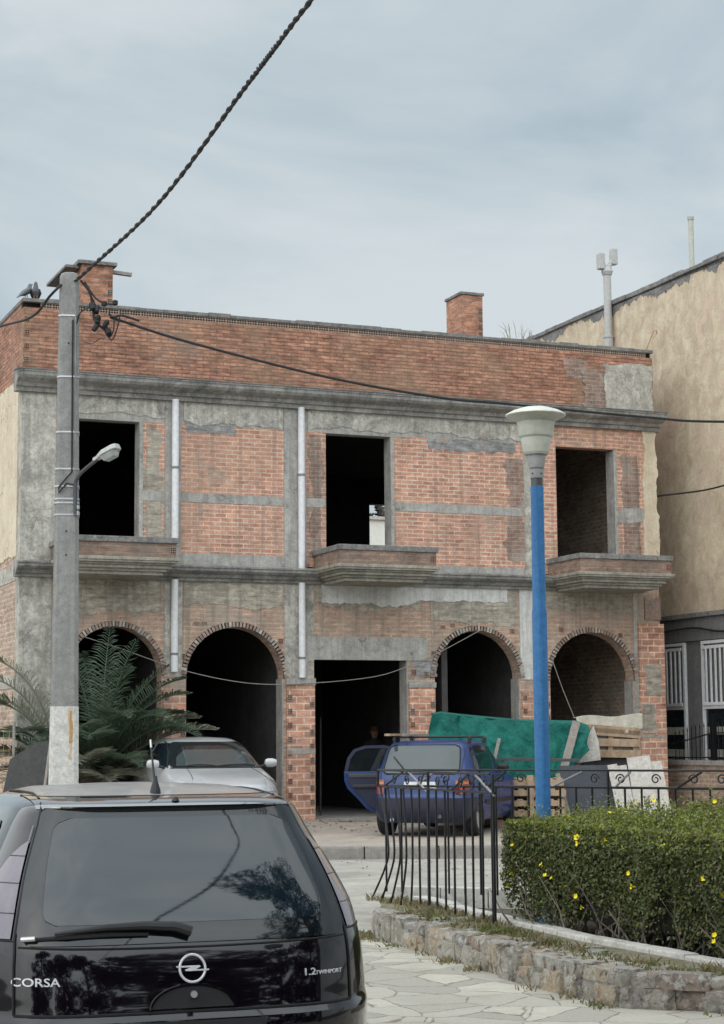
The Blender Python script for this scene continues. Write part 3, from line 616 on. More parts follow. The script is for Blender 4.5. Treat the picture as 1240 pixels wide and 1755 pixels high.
# spiked railing in front of the neighbour
rl = empty('iron_railing', bw(NU - .2, 0, 1.1), BA, 'black spiked railing with a square post in front of the grey wall', 'railing')
MB().box((0, -.62, .45), (.1, .1, .9)).build('post', MAT['black_iron'], rl, bevel=.006)
MB().tube([(0, -.6, .55), (0, .9, .33)], .014, 6).build('rail', MAT['black_iron'], rl); MB().tube([(0, -.6, .08), (0, .9, .06)], .012, 6).build('rail', MAT['black_iron'], rl)
for i in range(9): MB().lathe([(.009, 0), (.009, .68 - .02 * i), (.016, .70 - .02 * i), (0, .79 - .02 * i)], (0, -.45 + i * .15, 0), 6).build('spike', MAT['black_iron'], rl)
for i in range(10): MB().lathe([(.009, 0), (.009, .68), (.016, .70), (0, .79)], (0, -.8 - i * .15, 0), 6).build('spike', MAT['black_iron'], rl)
MB().tube([(0, -.65, .55), (0, -2.3, .55)], .014, 6).build('rail', MAT['black_iron'], rl)

# ground: one sheet to the horizon, the road, the apron with its kerb, the paving
def sheet(name, pts, z, mat):
    return tag(MB().add([(x, y, z) for x, y in pts], [tuple(range(len(pts)))]).build(name, MAT[mat]), kind='structure')
sheet('ground', [(-400, -400), (400, -400), (400, 400), (-400, 400)], -.02, 'asphalt')
sheet('road', [(-60, 13.0), (60, 13.0), (60, 24.95), (-60, 24.95)], -.006, 'road')
sheet('paving', [(-9, -14), (9, -14), (9, 14.5), (-9, 16.4)], .0, 'paving')
K0 = 24.95
ap = MB(); 
rows = []
for y in np.linspace(K0 + .16, 50, 60):
    rows.append([(x, y, .155 + .012 * math.sin(x * 1.7 + y) * math.sin(y * 2.1 + .3 * x)) for x in np.linspace(-40, 40, 90)])
tag(ap.grid(rows).build('apron', MAT['apron'], smooth=True), kind='structure')
mb = MB(); x = -40
while x < 40: mb.span(x, x + .99, K0, K0 + .17, -.05, .165 + random.uniform(-.006, .006)); x += 1.0
tag(mb.build('kerb', MAT['kerb'], bevel=.03), kind='structure')
# loose rubble and litter on the apron
def rubble(name, n, fx, mat, smin, smax):
    vs = []; fs = []
    for i in range(n):
        c = fx(); s = random.uniform(smin, smax); mb = MB().box((0, 0, 0), (s * random.uniform(.8, 1.8), s, s * random.uniform(.3, .8)), (random.uniform(-.4, .4), random.uniform(-.4, .4), random.uniform(0, 3)), random.uniform(.5, .9))
        b = len(vs); vs += [(v[0] + c[0], v[1] + c[1], v[2] + c[2]) for v in mb.v]; fs += [tuple(i + b for i in f) for f in mb.f]
    return MB().add(vs, fs).build(name, MAT[mat])
def ap_pt():
    u = random.uniform(-5, 7.5); return tuple(bw(u, -abs(random.gauss(0, 2.2)) - .1, .17))
tag(rubble('rubble', 420, ap_pt, 'clay_old', .012, .04), kind='stuff')
tag(rubble('gravel', 260, lambda: (random.uniform(-4, 6), K0 - abs(random.gauss(0, 1.6)), .0), 'clay_old', .006, .022), kind='stuff')
for k, (u, v, a, l) in enumerate(((.9, -.75, .1, 1.7), (1.0, -1.15, -.12, 1.4))):
    o = MB().box((0, 0, 0), (l, .12, .03)).build('loose_plank', MAT['wood_grey'], loc=bw(u, v, .19), rot=(0, 0, BA + a))
    tag(o, ('longer grey plank lying flat before the dark doorway', 'shorter grey plank lying flat nearer the kerb by the doorway')[k], 'plank', 'planks on the ground by the doorway')

# concrete utility pole
PX, PY = -3.72, 23.0
pole = empty('utility_pole', (PX, PY, 0), R(8), 'grey concrete utility pole with a whitewashed foot and steel bands', 'utility pole')
def ring_oct(hw, z, ch=.22): 
    c = hw * (1 - ch); return [(hw, -c, z), (hw, c, z), (c, hw, z), (-c, hw, z), (-hw, c, z), (-hw, -c, z), (-c, -hw, z), (c, -hw, z)]
def shaft(z0, z1, w0, w1, dome=False):
    mb = MB(); lv = [(z0, w0), (z1, w1)] + ([(z1 + .06, w1 * .96), (z1 + .10, w1 * .8), (z1 + .12, w1 * .5)] if dome else [])
    vs = [p for z, w in lv for p in ring_oct(w, z, .30)]; fs = []
    for i in range(len(lv) - 1):
        for j in range(8): fs.append((i * 8 + j, i * 8 + (j + 1) % 8, i * 8 + 8 + (j + 1) % 8, i * 8 + 8 + j))
    fs += [tuple(range(8))[::-1], tuple((len(lv) - 1) * 8 + j for j in range(8))]
    return mb.add(vs, fs)
pw = lambda z: .187 - (z / 7.45) * .064
shaft(0, 2.02, pw(0) + .004, pw(2.02) + .004).build('whitewashed_foot', MAT['limewash'], pole, smooth=True)
shaft(2.02, 7.42, pw(2.02), pw(7.42), True).build('shaft', MAT['pole'], pole, smooth=True)
MB().prism(ragged(.055, .10, 1.35, 2.0, .02, 71, sides=.03), -pw(1.6) - .006, -pw(1.6) + .02).build('rust_stain', MAT['smudge'], pole); MB().prism(ragged(.068, .092, 1.55, 1.98, .02, 72, sides=.02), -pw(1.6) - .009, -pw(1.6) + .02).build('rust_stain', MAT['rust'], pole)
for z in (6.95, 6.16, 5.45, 4.98, 4.76, 4.60, 4.55, 4.40):
    w = pw(z) + .008; mb = MB(); vs = ring_oct(w, z, .3) + ring_oct(w, z + .02, .3); mb.add(vs, [(j, (j + 1) % 8, 8 + (j + 1) % 8, 8 + j) for j in range(8)] + [tuple(range(8))[::-1], tuple(range(8, 16))])
    mb.build('steel_band', MAT['galv'], pole)
MB().tube([(.05, -pw(6.9) - .014, 6.9), (.055, -pw(5.9) - .014, 5.9), (.06, -pw(4.9) - .014, 4.95), (-.02, -pw(4.8) - .03, 4.85), (-.10, -pw(4.7) - .03, 4.75), (-.10, -pw(4.7) - .03, 4.68), (0, -pw(4.7) - .03, 4.8), (.1, -pw(4.7) - .02, 4.78)], .010, 6).build('feed_cable', MAT['cable'], pole, smooth=True)
MB().tube([(.085, -pw(6.9) - .014, 7.0), (.09, -pw(5.9) - .014, 5.9), (.10, -pw(4.9) - .014, 4.9)], .008, 6).build('feed_cable', MAT['pole'], pole, smooth=True)
for z in (6.6, 4.2, 3.9): MB().lathe([(.012, -.004), (.012, .004)], (0, -pw(z) - .002, z), 8, 'Y').build('bolt_hole', MAT['cable'], pole)
# street lamp on its bracket
sl = empty('street_lamp', (PX + .13, PY - .16, 4.5), R(-30), 'small pale street lantern on a bent arm bolted to the concrete pole', 'street lamp')
MB().tube(spline([(0, 0, -.12), (0, 0, .35), (.03, 0, .47), (.14, 0, .58), (.45, 0, .76)], 6), .032, 10).build('arm', MAT['grey_metal'], sl, smooth=True)
MB().box((0, .03, .0), (.1, .06, .06)).box((0, .03, -.1), (.1, .06, .06)).build('clamp', MAT['galv'], sl, bevel=.006)
hd = MB().prism([(.38, -.05), (.46, -.06), (.62, -.13), (.84, -.13), (.90, -.08), (.90, .08), (.84, .13), (.62, .13), (.46, .06), (.38, .05)], .0, .09, 'XY')
hm = Matrix.Translation((.40, 0, .76)) @ Matrix.Rotation(R(-20), 4, 'Y') @ Matrix.Translation((-.40, 0, -.03))
hd.v = [tuple(hm @ Vector((v[0], v[1] * (.72 if v[2] > .05 else 1), v[2] if v[2] < .05 or v[0] > .5 else .06))) for v in hd.v]
hd.build('housing', MAT['lamp_grey'], sl, bevel=.014)
ln = MB().prism([(.56, -.10), (.84, -.11), (.87, 0), (.84, .11), (.56, .10)], -.10, -.002, 'XY')
ln.v = [tuple(hm @ Vector((.72 + (v[0] - .72) * (.72 if v[2] < -.05 else 1), v[1] * (.7 if v[2] < -.05 else 1), v[2]))) for v in ln.v]
ln.build('lens', MAT['lamp_glass'], sl, bevel=.012)

sl.scale = (.76, .76, .76)
# overhead cables
def twist(pts, r, turns, name, label):
    P = spline(pts, 40); o = empty(name, P[0], 0, label, 'cable'); 
    for s in range(2):
        q = []
        for i, p in enumerate(P):
            a = turns * 2 * math.pi * i / len(P) + s * math.pi; q.append(p - P[0] + Vector((math.cos(a) * r * .8, 0, math.sin(a) * r * .8)) + Vector((0, 0, .004 * math.sin(i * 1.7))))
        MB().tube(q, r, 8).build('strand', MAT['cable_twist' if s else 'cable'], o, smooth=True)
    return o
twist([(-3.62, 22.88, 7.41), (-2.26, 20, 7.55), (-1.09, 17, 7.80), (-.63, 16, 7.98), (.40, 13.2, 8.16), (1.45, 9, 8.35), (2.15, 5.2, 8.45), (3.0, 1, 8.6), (5, -8, 8.9)], .0155, 62, 'twisted_cable', 'thick twisted overhead cable climbing from the pole top across the sky')
line_thing('overhead_cable', spline([(-3.80, 22.86, 7.36), (-3.95, 22.9, 7.22), (-4.3, 23.6, 7.12), (-5.0, 25, 7.31), (-7.0, 29, 7.9)]), .018, 'cable', 'black cable leaving the pole towards the left roof corner', 'cable')
line_thing('overhead_cable', spline([(-3.19, 22.95, 6.95), (-2.2, 23.2, 6.67), (-.44, 23.6, 6.28), (1.05, 24.2, 6.11), (1.98, 24.5, 6.07), (4.0, 25.4, 6.03), (5.2, 26, 6.06), (9, 28, 6.4)]), .018, 'cable', 'black cable sagging across the brick parapet behind the blue lamp', 'cable')
line_thing('overhead_cable', spline([bw(7.62, .1, 6.33), bw(8.3, -1.2, 6.40), bw(8.6, -3.5, 6.75), bw(9.4, -8, 8.0)]), .018, 'cable', 'short black cable from the right corner towards the frame edge by the cream wall', 'cable')
jb = empty('cable_junction', (PX + .16, PY - .1, 7.0), 0, 'tangle of black connectors hanging beside the top of the concrete pole', 'cable junction')
rj = random.Random(5)
def jl(pts, r=.009): MB().tube(spline(pts, 6), r, 6).build('lead', MAT['cable'], jb, smooth=True)
jl([(.0, 0, .42), (.12, -.02, .25), (.16, 0, .02), (.20, -.02, -.12), (.30, 0, -.22)], .016); jl([(.05, 0, .40), (.18, 0, .2), (.30, 0, .12), (.42, 0, .10)], .012)
jl([(-.05, 0, -.15), (0, 0, .0), (.1, 0, .06), (.17, 0, .08)]); jl([(.28, 0, -.18), (.36, 0, -.32), (.42, 0, -.24), (.44, 0, -.08), (.55, 0, -.03)]); jl([(.3, 0, -.2), (.4, 0, -.36), (.47, 0, -.2), (.5, 0, -.06)])
jl([(.05, 0, -.38), (.15, 0, -.40), (.25, 0, -.34), (.3, 0, -.35)], .005); jl([(.12, 0, .25), (.2, .02, .05), (.16, 0, -.05), (.22, 0, -.18)])
jl([(.36, 0, -.02), (.42, 0, -.06), (.5, 0, -.04), (.60, 0, -.06), (.75, .02, -.11)], .016)
for k in range(9):
    c = (rj.uniform(.14, .24) + (.12 if k > 5 else 0), rj.uniform(-.05, .05), rj.uniform(-.3, .12) if k < 6 else rj.uniform(-.3, -.15))
    MB().lathe([(.012, -.05), (.032, -.045), (.036, .03), (.018, .06)], (0, 0, 0), 10).build('connector', MAT['cable'], jb, loc=c, rot=(rj.uniform(-.6, .6), rj.uniform(-.6, .6), 0), smooth=True)
for x, z in ((.30, .11), (.44, .12)): MB().lathe([(.02, -.03), (.036, -.02), (.036, .03), (.015, .04)], (x, 0, z), 10).build('connector', MAT['cable'], jb, smooth=True)

# blue lamp post
LX, LY = 1.47, 15.3
lp = empty('lamp_post', (LX, LY, 0), 0, 'tall blue lamp post with a cream bucket-shaped lamp head', 'lamp post')
MB().lathe([(.064, 0), (.062, 2.62), (.056, 2.66), (.054, 3.69)], n=24).build('post', MAT['blue_paint'], lp, smooth=True)
MB().lathe([(.050, 3.6), (.050, 3.765)], n=20).build('bare_neck', MAT['grey_metal'], lp, smooth=True)
MB().lathe([(.02, 3.755), (.056, 3.755), (.058, 3.765), (.060, 3.825), (.052, 3.832), (.064, 3.842), (.082, 3.955), (.078, 3.966), (.02, 3.966)], n=28).build('collar', MAT['lamp_collar'], lp, smooth=True)
for a in (-2.3, -1.0, .6, 2.2): MB().lathe([(.006, -.004), (.006, .004)], (0, 0, 0), 8).build('screw', MAT['cable'], lp, loc=(.060 * math.cos(a), .060 * math.sin(a), 3.79), rot=(0, math.pi / 2, a))
MB().lathe([(.02, 3.955), (.100, 3.953), (.106, 3.962), (.104, 3.968), (.108, 3.974), (.132, 4.092), (.131, 4.098), (.138, 4.106), (.143, 4.112), (.160, 4.228), (.158, 4.233), (.166, 4.240), (.176, 4.246), (.205, 4.262), (.240, 4.279), (.252, 4.287), (.1, 4.287)], n=48).build('lamp_bowl', MAT['lamp_cream'], lp, smooth=True, angle=22)
for z, r in ((3.966, .1055), (4.096, .132), (4.231, .159)): MB().lathe([(r - .004, z - .004), (r + .0012, z - .003), (r + .0012, z + .003), (r - .004, z + .004)], n=48).build('bowl_groove', MAT['lamp_collar'], lp, smooth=True)
MB().lathe([(.06, 4.282), (.249, 4.281), (.256, 4.288), (.252, 4.298), (.20, 4.326), (.12, 4.352), (.05, 4.362), (0, 4.364)], n=40).build('lamp_cover', MAT['lamp_shade'], lp, smooth=True, angle=50)
# ------------------------------------------------------------------ cars
class Shell:
    """car body as level rings: each level (z, rear y, front y, half width, rear roundness, front roundness)"""
    def __init__(s, lv):
        s.lv = np.array(lv, float); s.z0, s.z1 = s.lv[0, 0], s.lv[-1, 0]
        z = s.lv[:, 0]; d = np.diff(z); s.m = []
        for c in range(1, 6):
            y = s.lv[:, c]; k = np.diff(y) / d; m = np.zeros(len(z)); m[0], m[-1] = k[0], k[-1]
            for i in range(1, len(z) - 1):
                m[i] = 0 if k[i - 1] * k[i] <= 0 else 2 * k[i - 1] * k[i] / (k[i - 1] + k[i])
            s.m.append(m)
    def at(s, z):
        z = min(max(z, s.z0), s.z1); zz = s.lv[:, 0]; i = min(int(np.searchsorted(zz, z, side='right') - 1), len(zz) - 2)
        h = zz[i + 1] - zz[i]; t = (z - zz[i]) / h; r = []
        for c in range(1, 6):
            y = s.lv[:, c]; m = s.m[c - 1]
            r.append((2 * t ** 3 - 3 * t ** 2 + 1) * y[i] + (t ** 3 - 2 * t ** 2 + t) * h * m[i] + (-2 * t ** 3 + 3 * t ** 2) * y[i + 1] + (t ** 3 - t ** 2) * h * m[i + 1])
        return r
    def pt(s, z, q):
        """q in [-pi, pi]: 0 = rear centre, +-pi/2 = sides, +-pi = front centre"""
        yr, yf, w, nr, nf = s.at(z); ym = (yr + yf) / 2; D = (yf - yr) / 2; n = nr if abs(q) <= math.pi / 2 else nf
        x = w * math.copysign(abs(math.sin(q)) ** (2 / n), q); c = math.cos(q); y = ym - D * math.copysign(abs(c) ** (2 / n), c); return Vector((x, y, z))
    def rear(s, x, z, off=0.0, front=False):
        yr, yf, w, nr, nf = s.at(z); ym = (yr + yf) / 2; D = (yf - yr) / 2; n = nf if front else nr
        f = max(0.0, 1 - min(1, abs(x) / w) ** n) ** (1 / n); return Vector((x, ym + D * f if front else ym - D * f, z))
    def side(s, y, z, sgn):
        yr, yf, w, nr, nf = s.at(z); ym = (yr + yf) / 2; D = (yf - yr) / 2; n = nr if y < ym else nf
        return Vector((sgn * w * max(0.0, 1 - min(1, abs(y - ym) / D) ** n) ** (1 / n), y, z))
    def body(s, nz=64, nq=26):
        zs = list(np.linspace(s.z0, s.z1, nz)); qs = []
        for i in range(4 * nq): qs.append(-math.pi + 2 * math.pi * i / (4 * nq))
        # even out the ring: denser where the corner turns
        vs = []; fs = []; n = len(qs)
        for z in zs:
            for q in qs:
                k = q / (math.pi / 2); b = math.floor(k); f = k - b; f = f + .11 * math.sin(2 * math.pi * f) * -1 * -1 if False else f
                vs.append(s.pt(z, (b + f) * math.pi / 2))
        for i in range(nz - 1):
            for j in range(n): fs.append((i * n + j, i * n + (j + 1) % n, (i + 1) * n + (j + 1) % n, (i + 1) * n + j))
        fs.append(tuple(range(n))[::-1]); fs.append(tuple((nz - 1) * n + j for j in range(n)))
        return MB().add(vs, fs)
    def patch(s, zs, lim, fn, off=.004, nx=24, crown=0.0):
        """lim(t) -> (a, b) limits of the sideways coordinate at row t; fn(a, z) -> surface point"""
        rows = []
        for i, z in enumerate(zs):
            a, b = lim(i / (len(zs) - 1)); rows.append([fn(a + (b - a) * j / nx, z) for j in range(nx + 1)])
        m = len(rows); ctr = Vector((0, (s.lv[3, 1] + s.lv[3, 2]) / 2, .6)); o = []
        for i in range(m):
            rr = []
            for j in range(nx + 1):
                p = rows[i][j]; du = rows[i][min(j + 1, nx)] - rows[i][max(j - 1, 0)]; dv = rows[min(i + 1, m - 1)][j] - rows[max(i - 1, 0)][j]
                n = du.cross(dv); n = n.normalized() if n.length > 1e-9 else Vector((0, -1, 0))
                if n.dot(p - ctr) < 0: n = -n
                rr.append(p + n * off)
            o.append(rr)
        return o
    def normal(s, fn, a, z):
        e = .01; n = (fn(a + e, z) - fn(a - e, z)).cross(fn(a, z + e) - fn(a, z - e)); p = fn(a, z)
        if n.dot(p - Vector((0, (s.lv[3, 1] + s.lv[3, 2]) / 2, .6))) < 0: n = -n
        return n.normalized()

def slab_from_rows(rows, depth=.012):
    """a patch given a little thickness inward (towards the body)"""
    mb = MB().grid(rows); return mb
def lin(z0, z1, n): return [z0 + (z1 - z0) * i / (n - 1) for i in range(n)]
def round_lim(a0, b0, a1, b1, ra, rb, h, curve=0.0):
    """limits for a panel whose side edges run from (a0,b0) at the bottom to (a1,b1) at the top with rounded corners"""
    def f(t):
        a = a0 + (a1 - a0) * t - curve * math.sin(math.pi * t); b = b0 + (b1 - b0) * t + curve * math.sin(math.pi * t); y = t * h; c = 0
        if y < ra: c = ra - math.sqrt(max(0, ra * ra - (ra - y) ** 2))
        elif h - y < rb: c = rb - math.sqrt(max(0, rb * rb - (rb - (h - y)) ** 2))
        return a + c, b - c
    return f

def cut_wells(o, centres, r, half, parent):
    mb = MB()
    for y, zc in centres: mb.lathe([(r, -half - .3), (r, half + .3)], (0, y, zc), 40, 'X')
    # four shallow cutters, one per wheel, so the cabin stays solid between
    mb = MB()
    for y, zc in centres:
        for sx in (-1, 1): mb.lathe([(r, sx * (half - .24)), (r, sx * (half + .3))], (0, y, zc), 40, 'X')
    c = mb.build('cutter', MAT['seam'])
    md = o.modifiers.new('wells', 'BOOLEAN'); md.object = c; md.operation = 'DIFFERENCE'; md.solver = 'EXACT'
    dg = bpy.context.evaluated_depsgraph_get(); me = bpy.data.meshes.new_from_object(o.evaluated_get(dg)); o.modifiers.clear()
    o.data = me; me.polygons.foreach_set('use_smooth', [True] * len(me.polygons)); me.set_sharp_from_angle(angle=R(32)); cm = c.data; bpy.data.objects.remove(c); bpy.data.meshes.remove(cm)

def wheel(car, x, y, r, rimr, sgn, holes=16, wz=None, spokes=0):
    w = MB().lathe([(rimr, -.085), (r - .035, -.095), (r - .012, -.085), (r, -.06), (r, .06), (r - .012, .085), (r - .035, .095), (rimr, .085)], n=40, axis='X').build('wheel', MAT['rubber'], car, smooth=True, loc=(x, y, wz if wz else r))
    m = MB().lathe([(0, .055 * sgn), (.035, .06 * sgn), (.04, .045 * sgn), (rimr * .62, .035 * sgn), (rimr * .72, .055 * sgn), (rimr * .9, .05 * sgn), (rimr * .95, .08 * sgn), (rimr + .004, .086 * sgn)], n=40, axis='X')
    m.build('rim', MAT['rim'], w, smooth=True)
    mb = MB()
    for k in range(holes):
        a = 2 * math.pi * k / holes; mb.box((.050 * sgn, rimr * .8 * math.cos(a), rimr * .8 * math.sin(a)), (.014, .03, .022), (a, 0, 0))
    mb.build('rim_slots', MAT['seam'], w); return w

def seam_line(sh, pts, name='panel_gap', parent=None, r=.004, mat='seam'):
    return MB().tube(pts, r, 6).build(name, MAT[mat], parent, smooth=True)

# ---------------- the black hatchback in front
HC = R(18.0)
car = empty('black_hatchback', (-.640, 7.0, 0), HC, 'glossy black hatchback seen from behind, sky in its rear window', 'car', None)
CS = Shell([(.17, .16, 3.62, .74, 5, 4), (.24, .03, 3.72, .83, 5, 4), (.36, -.025, 3.80, .868, 4.6, 4), (.52, -.035, 3.81, .880, 4.4, 3.6), (.575, -.030, 3.80, .882, 4.4, 3.6),
   (.60, .002, 3.79, .880, 4.5, 3.5), (.68, .012, 3.76, .870, 4.6, 3.3), (.765, .028, 3.66, .854, 4.8, 3.1), (.84, .052, 3.46, .833, 5, 3.0), (.91, .088, 3.12, .808, 5, 3.2),
   (.98, .130, 2.80, .776, 5, 3.8), (1.06, .185, 2.60, .734, 5, 4), (1.15, .255, 2.41, .686, 5, 4), (1.24, .335, 2.22, .638, 5, 4), (1.30, .385, 2.09, .604, 5.2, 4),
   (1.335, .412, 2.01, .580, 5.4, 4), (1.350, .440, 1.96, .568, 5, 4), (1.363, .505, 1.92, .548, 4.6, 3.8), (1.374, .60, 1.88, .522, 4.2, 3.6), (1.387, .74, 1.84, .48, 4, 3.4), (1.398, .90, 1.76, .43, 3.5, 3), (1.408, 1.12, 1.66, .31, 3, 2.6), (1.412, 1.3, 1.5, .12, 2.5, 2.5)])
b = CS.body(96, 28).build('body', MAT['black_paint'], car, smooth=True)
WELLS = [(.72, .29), (3.21, .29)]
cut_wells(b, WELLS, .335, .85, car)
for y, zc in WELLS:
    for sx in (-1, 1): wheel(car, sx * .75, y, .29, .19, sx, 10)
CR = lambda x, z: CS.rear(x, z)
# rear window, its clear pane, the lamps
gh = 1.335 - .845
gl = MB().grid(CS.patch(lin(.845, 1.332, 22), round_lim(-.640, .640, -.505, .505, .05, .02, gh, .012), CR, .005, 40)).build('rear_window', MAT['glass_frit'], car, smooth=True)
MB().grid(CS.patch(lin(.915, 1.295, 20), round_lim(-.545, .545, -.455, .455, .05, .05, .38, .012), CR, .0065, 36)).build('clear_pane', MAT['glass_dark'], gl, smooth=True)
def edge(pts): return [Vector(p) for p in pts]
rim_l = []
for t in lin(0, 1, 24):
    a, b_ = round_lim(-.545, .545, -.455, .455, .05, .05, .38, .012)(t); rim_l.append((a, b_, .915 + .38 * t))
loop = [CS.rear(a, z) + CS.normal(CR, a, z) * .007 for a, b_, z in rim_l] + [CS.rear(b_, z) + CS.normal(CR, b_, z) * .007 for a, b_, z in rim_l[::-1]]
MB().tube(loop + [loop[0]], .0016, 5).build('pane_edge', MAT['grey_metal'], gl, smooth=True)
def q_of(x, z):
    yr, yf, w, nr, nf = CS.at(z); return math.asin(min(1, abs(x) / w) ** (nr / 2))
for sg, in ((-1,), (1,)):
    zs = lin(.868, 1.27, 22); rows_f = []
    def qf(q, z): return CS.pt(z, sg * q)
    def lm(t):
        z = zs[0] + (zs[-1] - zs[0]) * t; xi = .652 - .120 * t + .012 * math.sin(math.pi * t); q0 = q_of(xi, z)
        yo = .40 - .13 * (2 * t - 1) ** 2 + .10 * t; q1 = q0
        while q1 < 1.45 and CS.pt(z, q1).y < yo - .06 * (t > .9): q1 += .01
        return q0, max(q1, q0 + .01)
    lamp = MB().grid(CS.patch(zs, lm, qf, .006, 18)).build('tail_lamp', MAT['lamp_smoke'], car, smooth=True)
    for t in (.22, .48, .72):
        z = zs[0] + (zs[-1] - zs[0]) * t; q0, q1 = lm(t)
        MB().tube([qf(q0 + (q1 - q0) * i / 10, z) + CS.normal(qf, q0 + (q1 - q0) * i / 10, z) * .007 for i in range(11)], .0018, 5).build('lens_rib', MAT['grey_metal'], lamp)
    # tailgate gap down the side of the window
    pts = []
    for z in lin(.60, 1.352, 40):
        t = (z - .868) / .402; x = .640 - .120 * t + .012 * math.sin(math.pi * min(1, max(0, t))) if z > .868 else .640 + .006 * min(1, (.868 - z) / .1)
        p = CS.rear(sg * x, z); pts.append(p + CS.normal(CR, sg * x, z) * .002)
    seam_line(CS, pts, parent=car, r=.0055)
    # lower edge of the lamp
    pts = [qf(q_of(.64, .862) + .6 * i / 20, .862) for i in range(20)]; seam_line(CS, pts, parent=car, r=.004)
pts = [CS.rear(-.63 + 1.26 * i / 40, .842 - .012 * math.cos(math.pi * (i / 40 - .5))) + Vector((0, -.003, 0)) for i in range(41)]; seam_line(CS, pts, parent=car, r=.004)
pts = [CS.rear(-.645 + 1.29 * i / 40, .600) + Vector((0, -.002, 0)) for i in range(41)]; seam_line(CS, pts, parent=car, r=.006)
# spoiler lip over the glass, roof gap, high brake lamp, aerial
rows = []
for z, d in ((1.330, .000), (1.334, .020), (1.339, .032), (1.345, .036), (1.352, .030), (1.360, .024), (1.368, .014), (1.3735, -.002)):
    rows.append([CS.rear(-.52 + 1.04 * i / 40, z) + Vector((0, -d * (1 - (abs(i / 20 - 1)) ** 6), .0035)) for i in range(41)])
MB().grid(rows).build('spoiler_lip', MAT['lip_paint'], car, smooth=True)
pts = [CS.rear(-.52 + 1.04 * i / 40, 1.3735) + Vector((0, 0, .002)) for i in range(41)]; seam_line(CS, pts, parent=car, r=.0035)
for sg in (-1, 1):
    pts = [CS.side(y, z, sg) + Vector((0, 0, .003)) for y, z in ((.66, 1.366), (.9, 1.382), (1.2, 1.384), (1.5, 1.38), (1.75, 1.37))]; seam_line(CS, pts, parent=car, r=.005)
an = MB().lathe([(.022, 0), (.020, .02), (.009, .055), (.006, .075)], n=14); an.v = [(v[0], v[1] * 1.8, v[2]) for v in an.v]
an = an.build('aerial', MAT['trim'], car, smooth=True, loc=(-.005, .70, 1.378))
MB().tube([(0, .02, .055), (0, .09, .19)], [.0055, .004], 8).build('aerial_rod', MAT['trim'], an, smooth=True)
MB().tube([(0, .09, .19), (0, .105, .222)], .0048, 8).build('aerial_tip', MAT['galv'], an, smooth=True)
MB().lathe([(.016, 0), (.012, .010), (.004, .018)], n=12).build('washer_jet', MAT['trim'], car, smooth=True, loc=(.02, .425, 1.358))
# wiper
wp_ = lambda x, z, o: CS.rear(x, z) + CS.normal(CR, x, z) * o
w = MB().tube([wp_(x, z, o) for x, z, o in ((.0, .872, .03), (-.06, .890, .034), (-.18, .898, .032), (-.32, .896, .03), (-.44, .886, .026), (-.5, .880, .024))], [.020, .019, .016, .012, .008, .006], 8).build('wiper', MAT['trim'], car, smooth=True)
MB().tube([wp_(x, z, .014) for x, z in ((-.16, .874), (-.3, .877), (-.46, .872), (-.60, .862))], [.007, .009, .009, .007], 6).build('blade', MAT['rubber'], w, smooth=True)
MB().tube([wp_(x, z, .020) for x, z in ((-.565, .8665), (-.61, .8635))], .0095, 8).build('blade_end', MAT['galv'], w, smooth=True)
# badge, lettering and lock
ring = []
bz = .752
bg = MB(); n = 40
for k in range(n):
    a0, a1 = 2 * math.pi * k / n, 2 * math.pi * (k + 1) / n
def surf_text(name, txt, x0, z0, size, stretch=1.0, mat='letter_metal', depth=.004, shear=0.0):
    cu = bpy.data.curves.new('lettering', 'FONT'); cu.body = txt; cu.size = size; cu.extrude = .5; cu.resolution_u = 3; cu.offset = size * .012
    tmp = bpy.data.objects.new('lettering', cu); COL.objects.link(tmp)
    me = bpy.data.meshes.new_from_object(tmp.evaluated_get(bpy.context.evaluated_depsgraph_get())); bpy.data.objects.remove(tmp); bpy.data.curves.remove(cu)
    for v in me.vertices:
        x = x0 + (v.co.x + shear * v.co.y) * stretch; z = z0 + v.co.y; p = CS.rear(x, z); v.co = p + CS.normal(CR, x, z) * (.001 + (depth if v.co.z > 0 else 0))
    me.materials.append(MAT[mat]); o = bpy.data.objects.new(name, me); COL.objects.link(o); o.parent = car; return o
surf_text('lettering', 'CORSA', -.655, .706, .042, 1.22)
surf_text('lettering', '1.2', .432, .706, .036, 1.25)
surf_text('lettering', 'TWINPORT', .484, .706, .0205, 1.12)
def on(x, z, o): return CS.rear(x, z) + CS.normal(CR, x, z) * o
em = empty('emblem'); em.parent = car
MB().tube([on(.0485 * math.cos(2 * math.pi * k / 48), bz + .0485 * math.sin(2 * math.pi * k / 48), .006) for k in range(49)], .0050, 10, False).build('emblem_ring', MAT['letter_metal'], em, smooth=True)
bolt = [(-.062, .0095), (.026, .0095), (.030, .0045), (.008, -.0055), (.012, -.004), (.062, -.004), (.060, -.0095), (-.026, -.0095), (-.030, -.0045), (-.008, .0035), (-.060, .004)]
mbb = MB(); nb_ = len(bolt); vs = [on(x, bz + z, .004) for x, z in bolt] + [on(x, bz + z, .012) for x, z in bolt]
mbb.add(vs, [tuple(range(nb_)), tuple(range(2 * nb_ - 1, nb_ - 1, -1))] + [(i, i + nb_, (i + 1) % nb_ + nb_, (i + 1) % nb_) for i in range(nb_)]).build('emblem_bolt', MAT['letter_metal'], em)
rows = [[on(.16 * (-1 + 2 * i / 20) * (1 - .25 * j / 6), .60 + .012 + .085 * j / 6 * (1 - (.6 * (-1 + 2 * i / 20)) ** 2), .003) for i in range(21)] for j in range(7)]
MB().grid(rows).build('handle_recess', MAT['trim'], car, smooth=True)
MB().tube([on(.16 * math.cos(math.pi * i / 20), .61 + .085 * math.sin(math.pi * i / 20), .005) for i in range(21)], .006, 6).build('handle_rim', MAT['black_paint'], car, smooth=True)
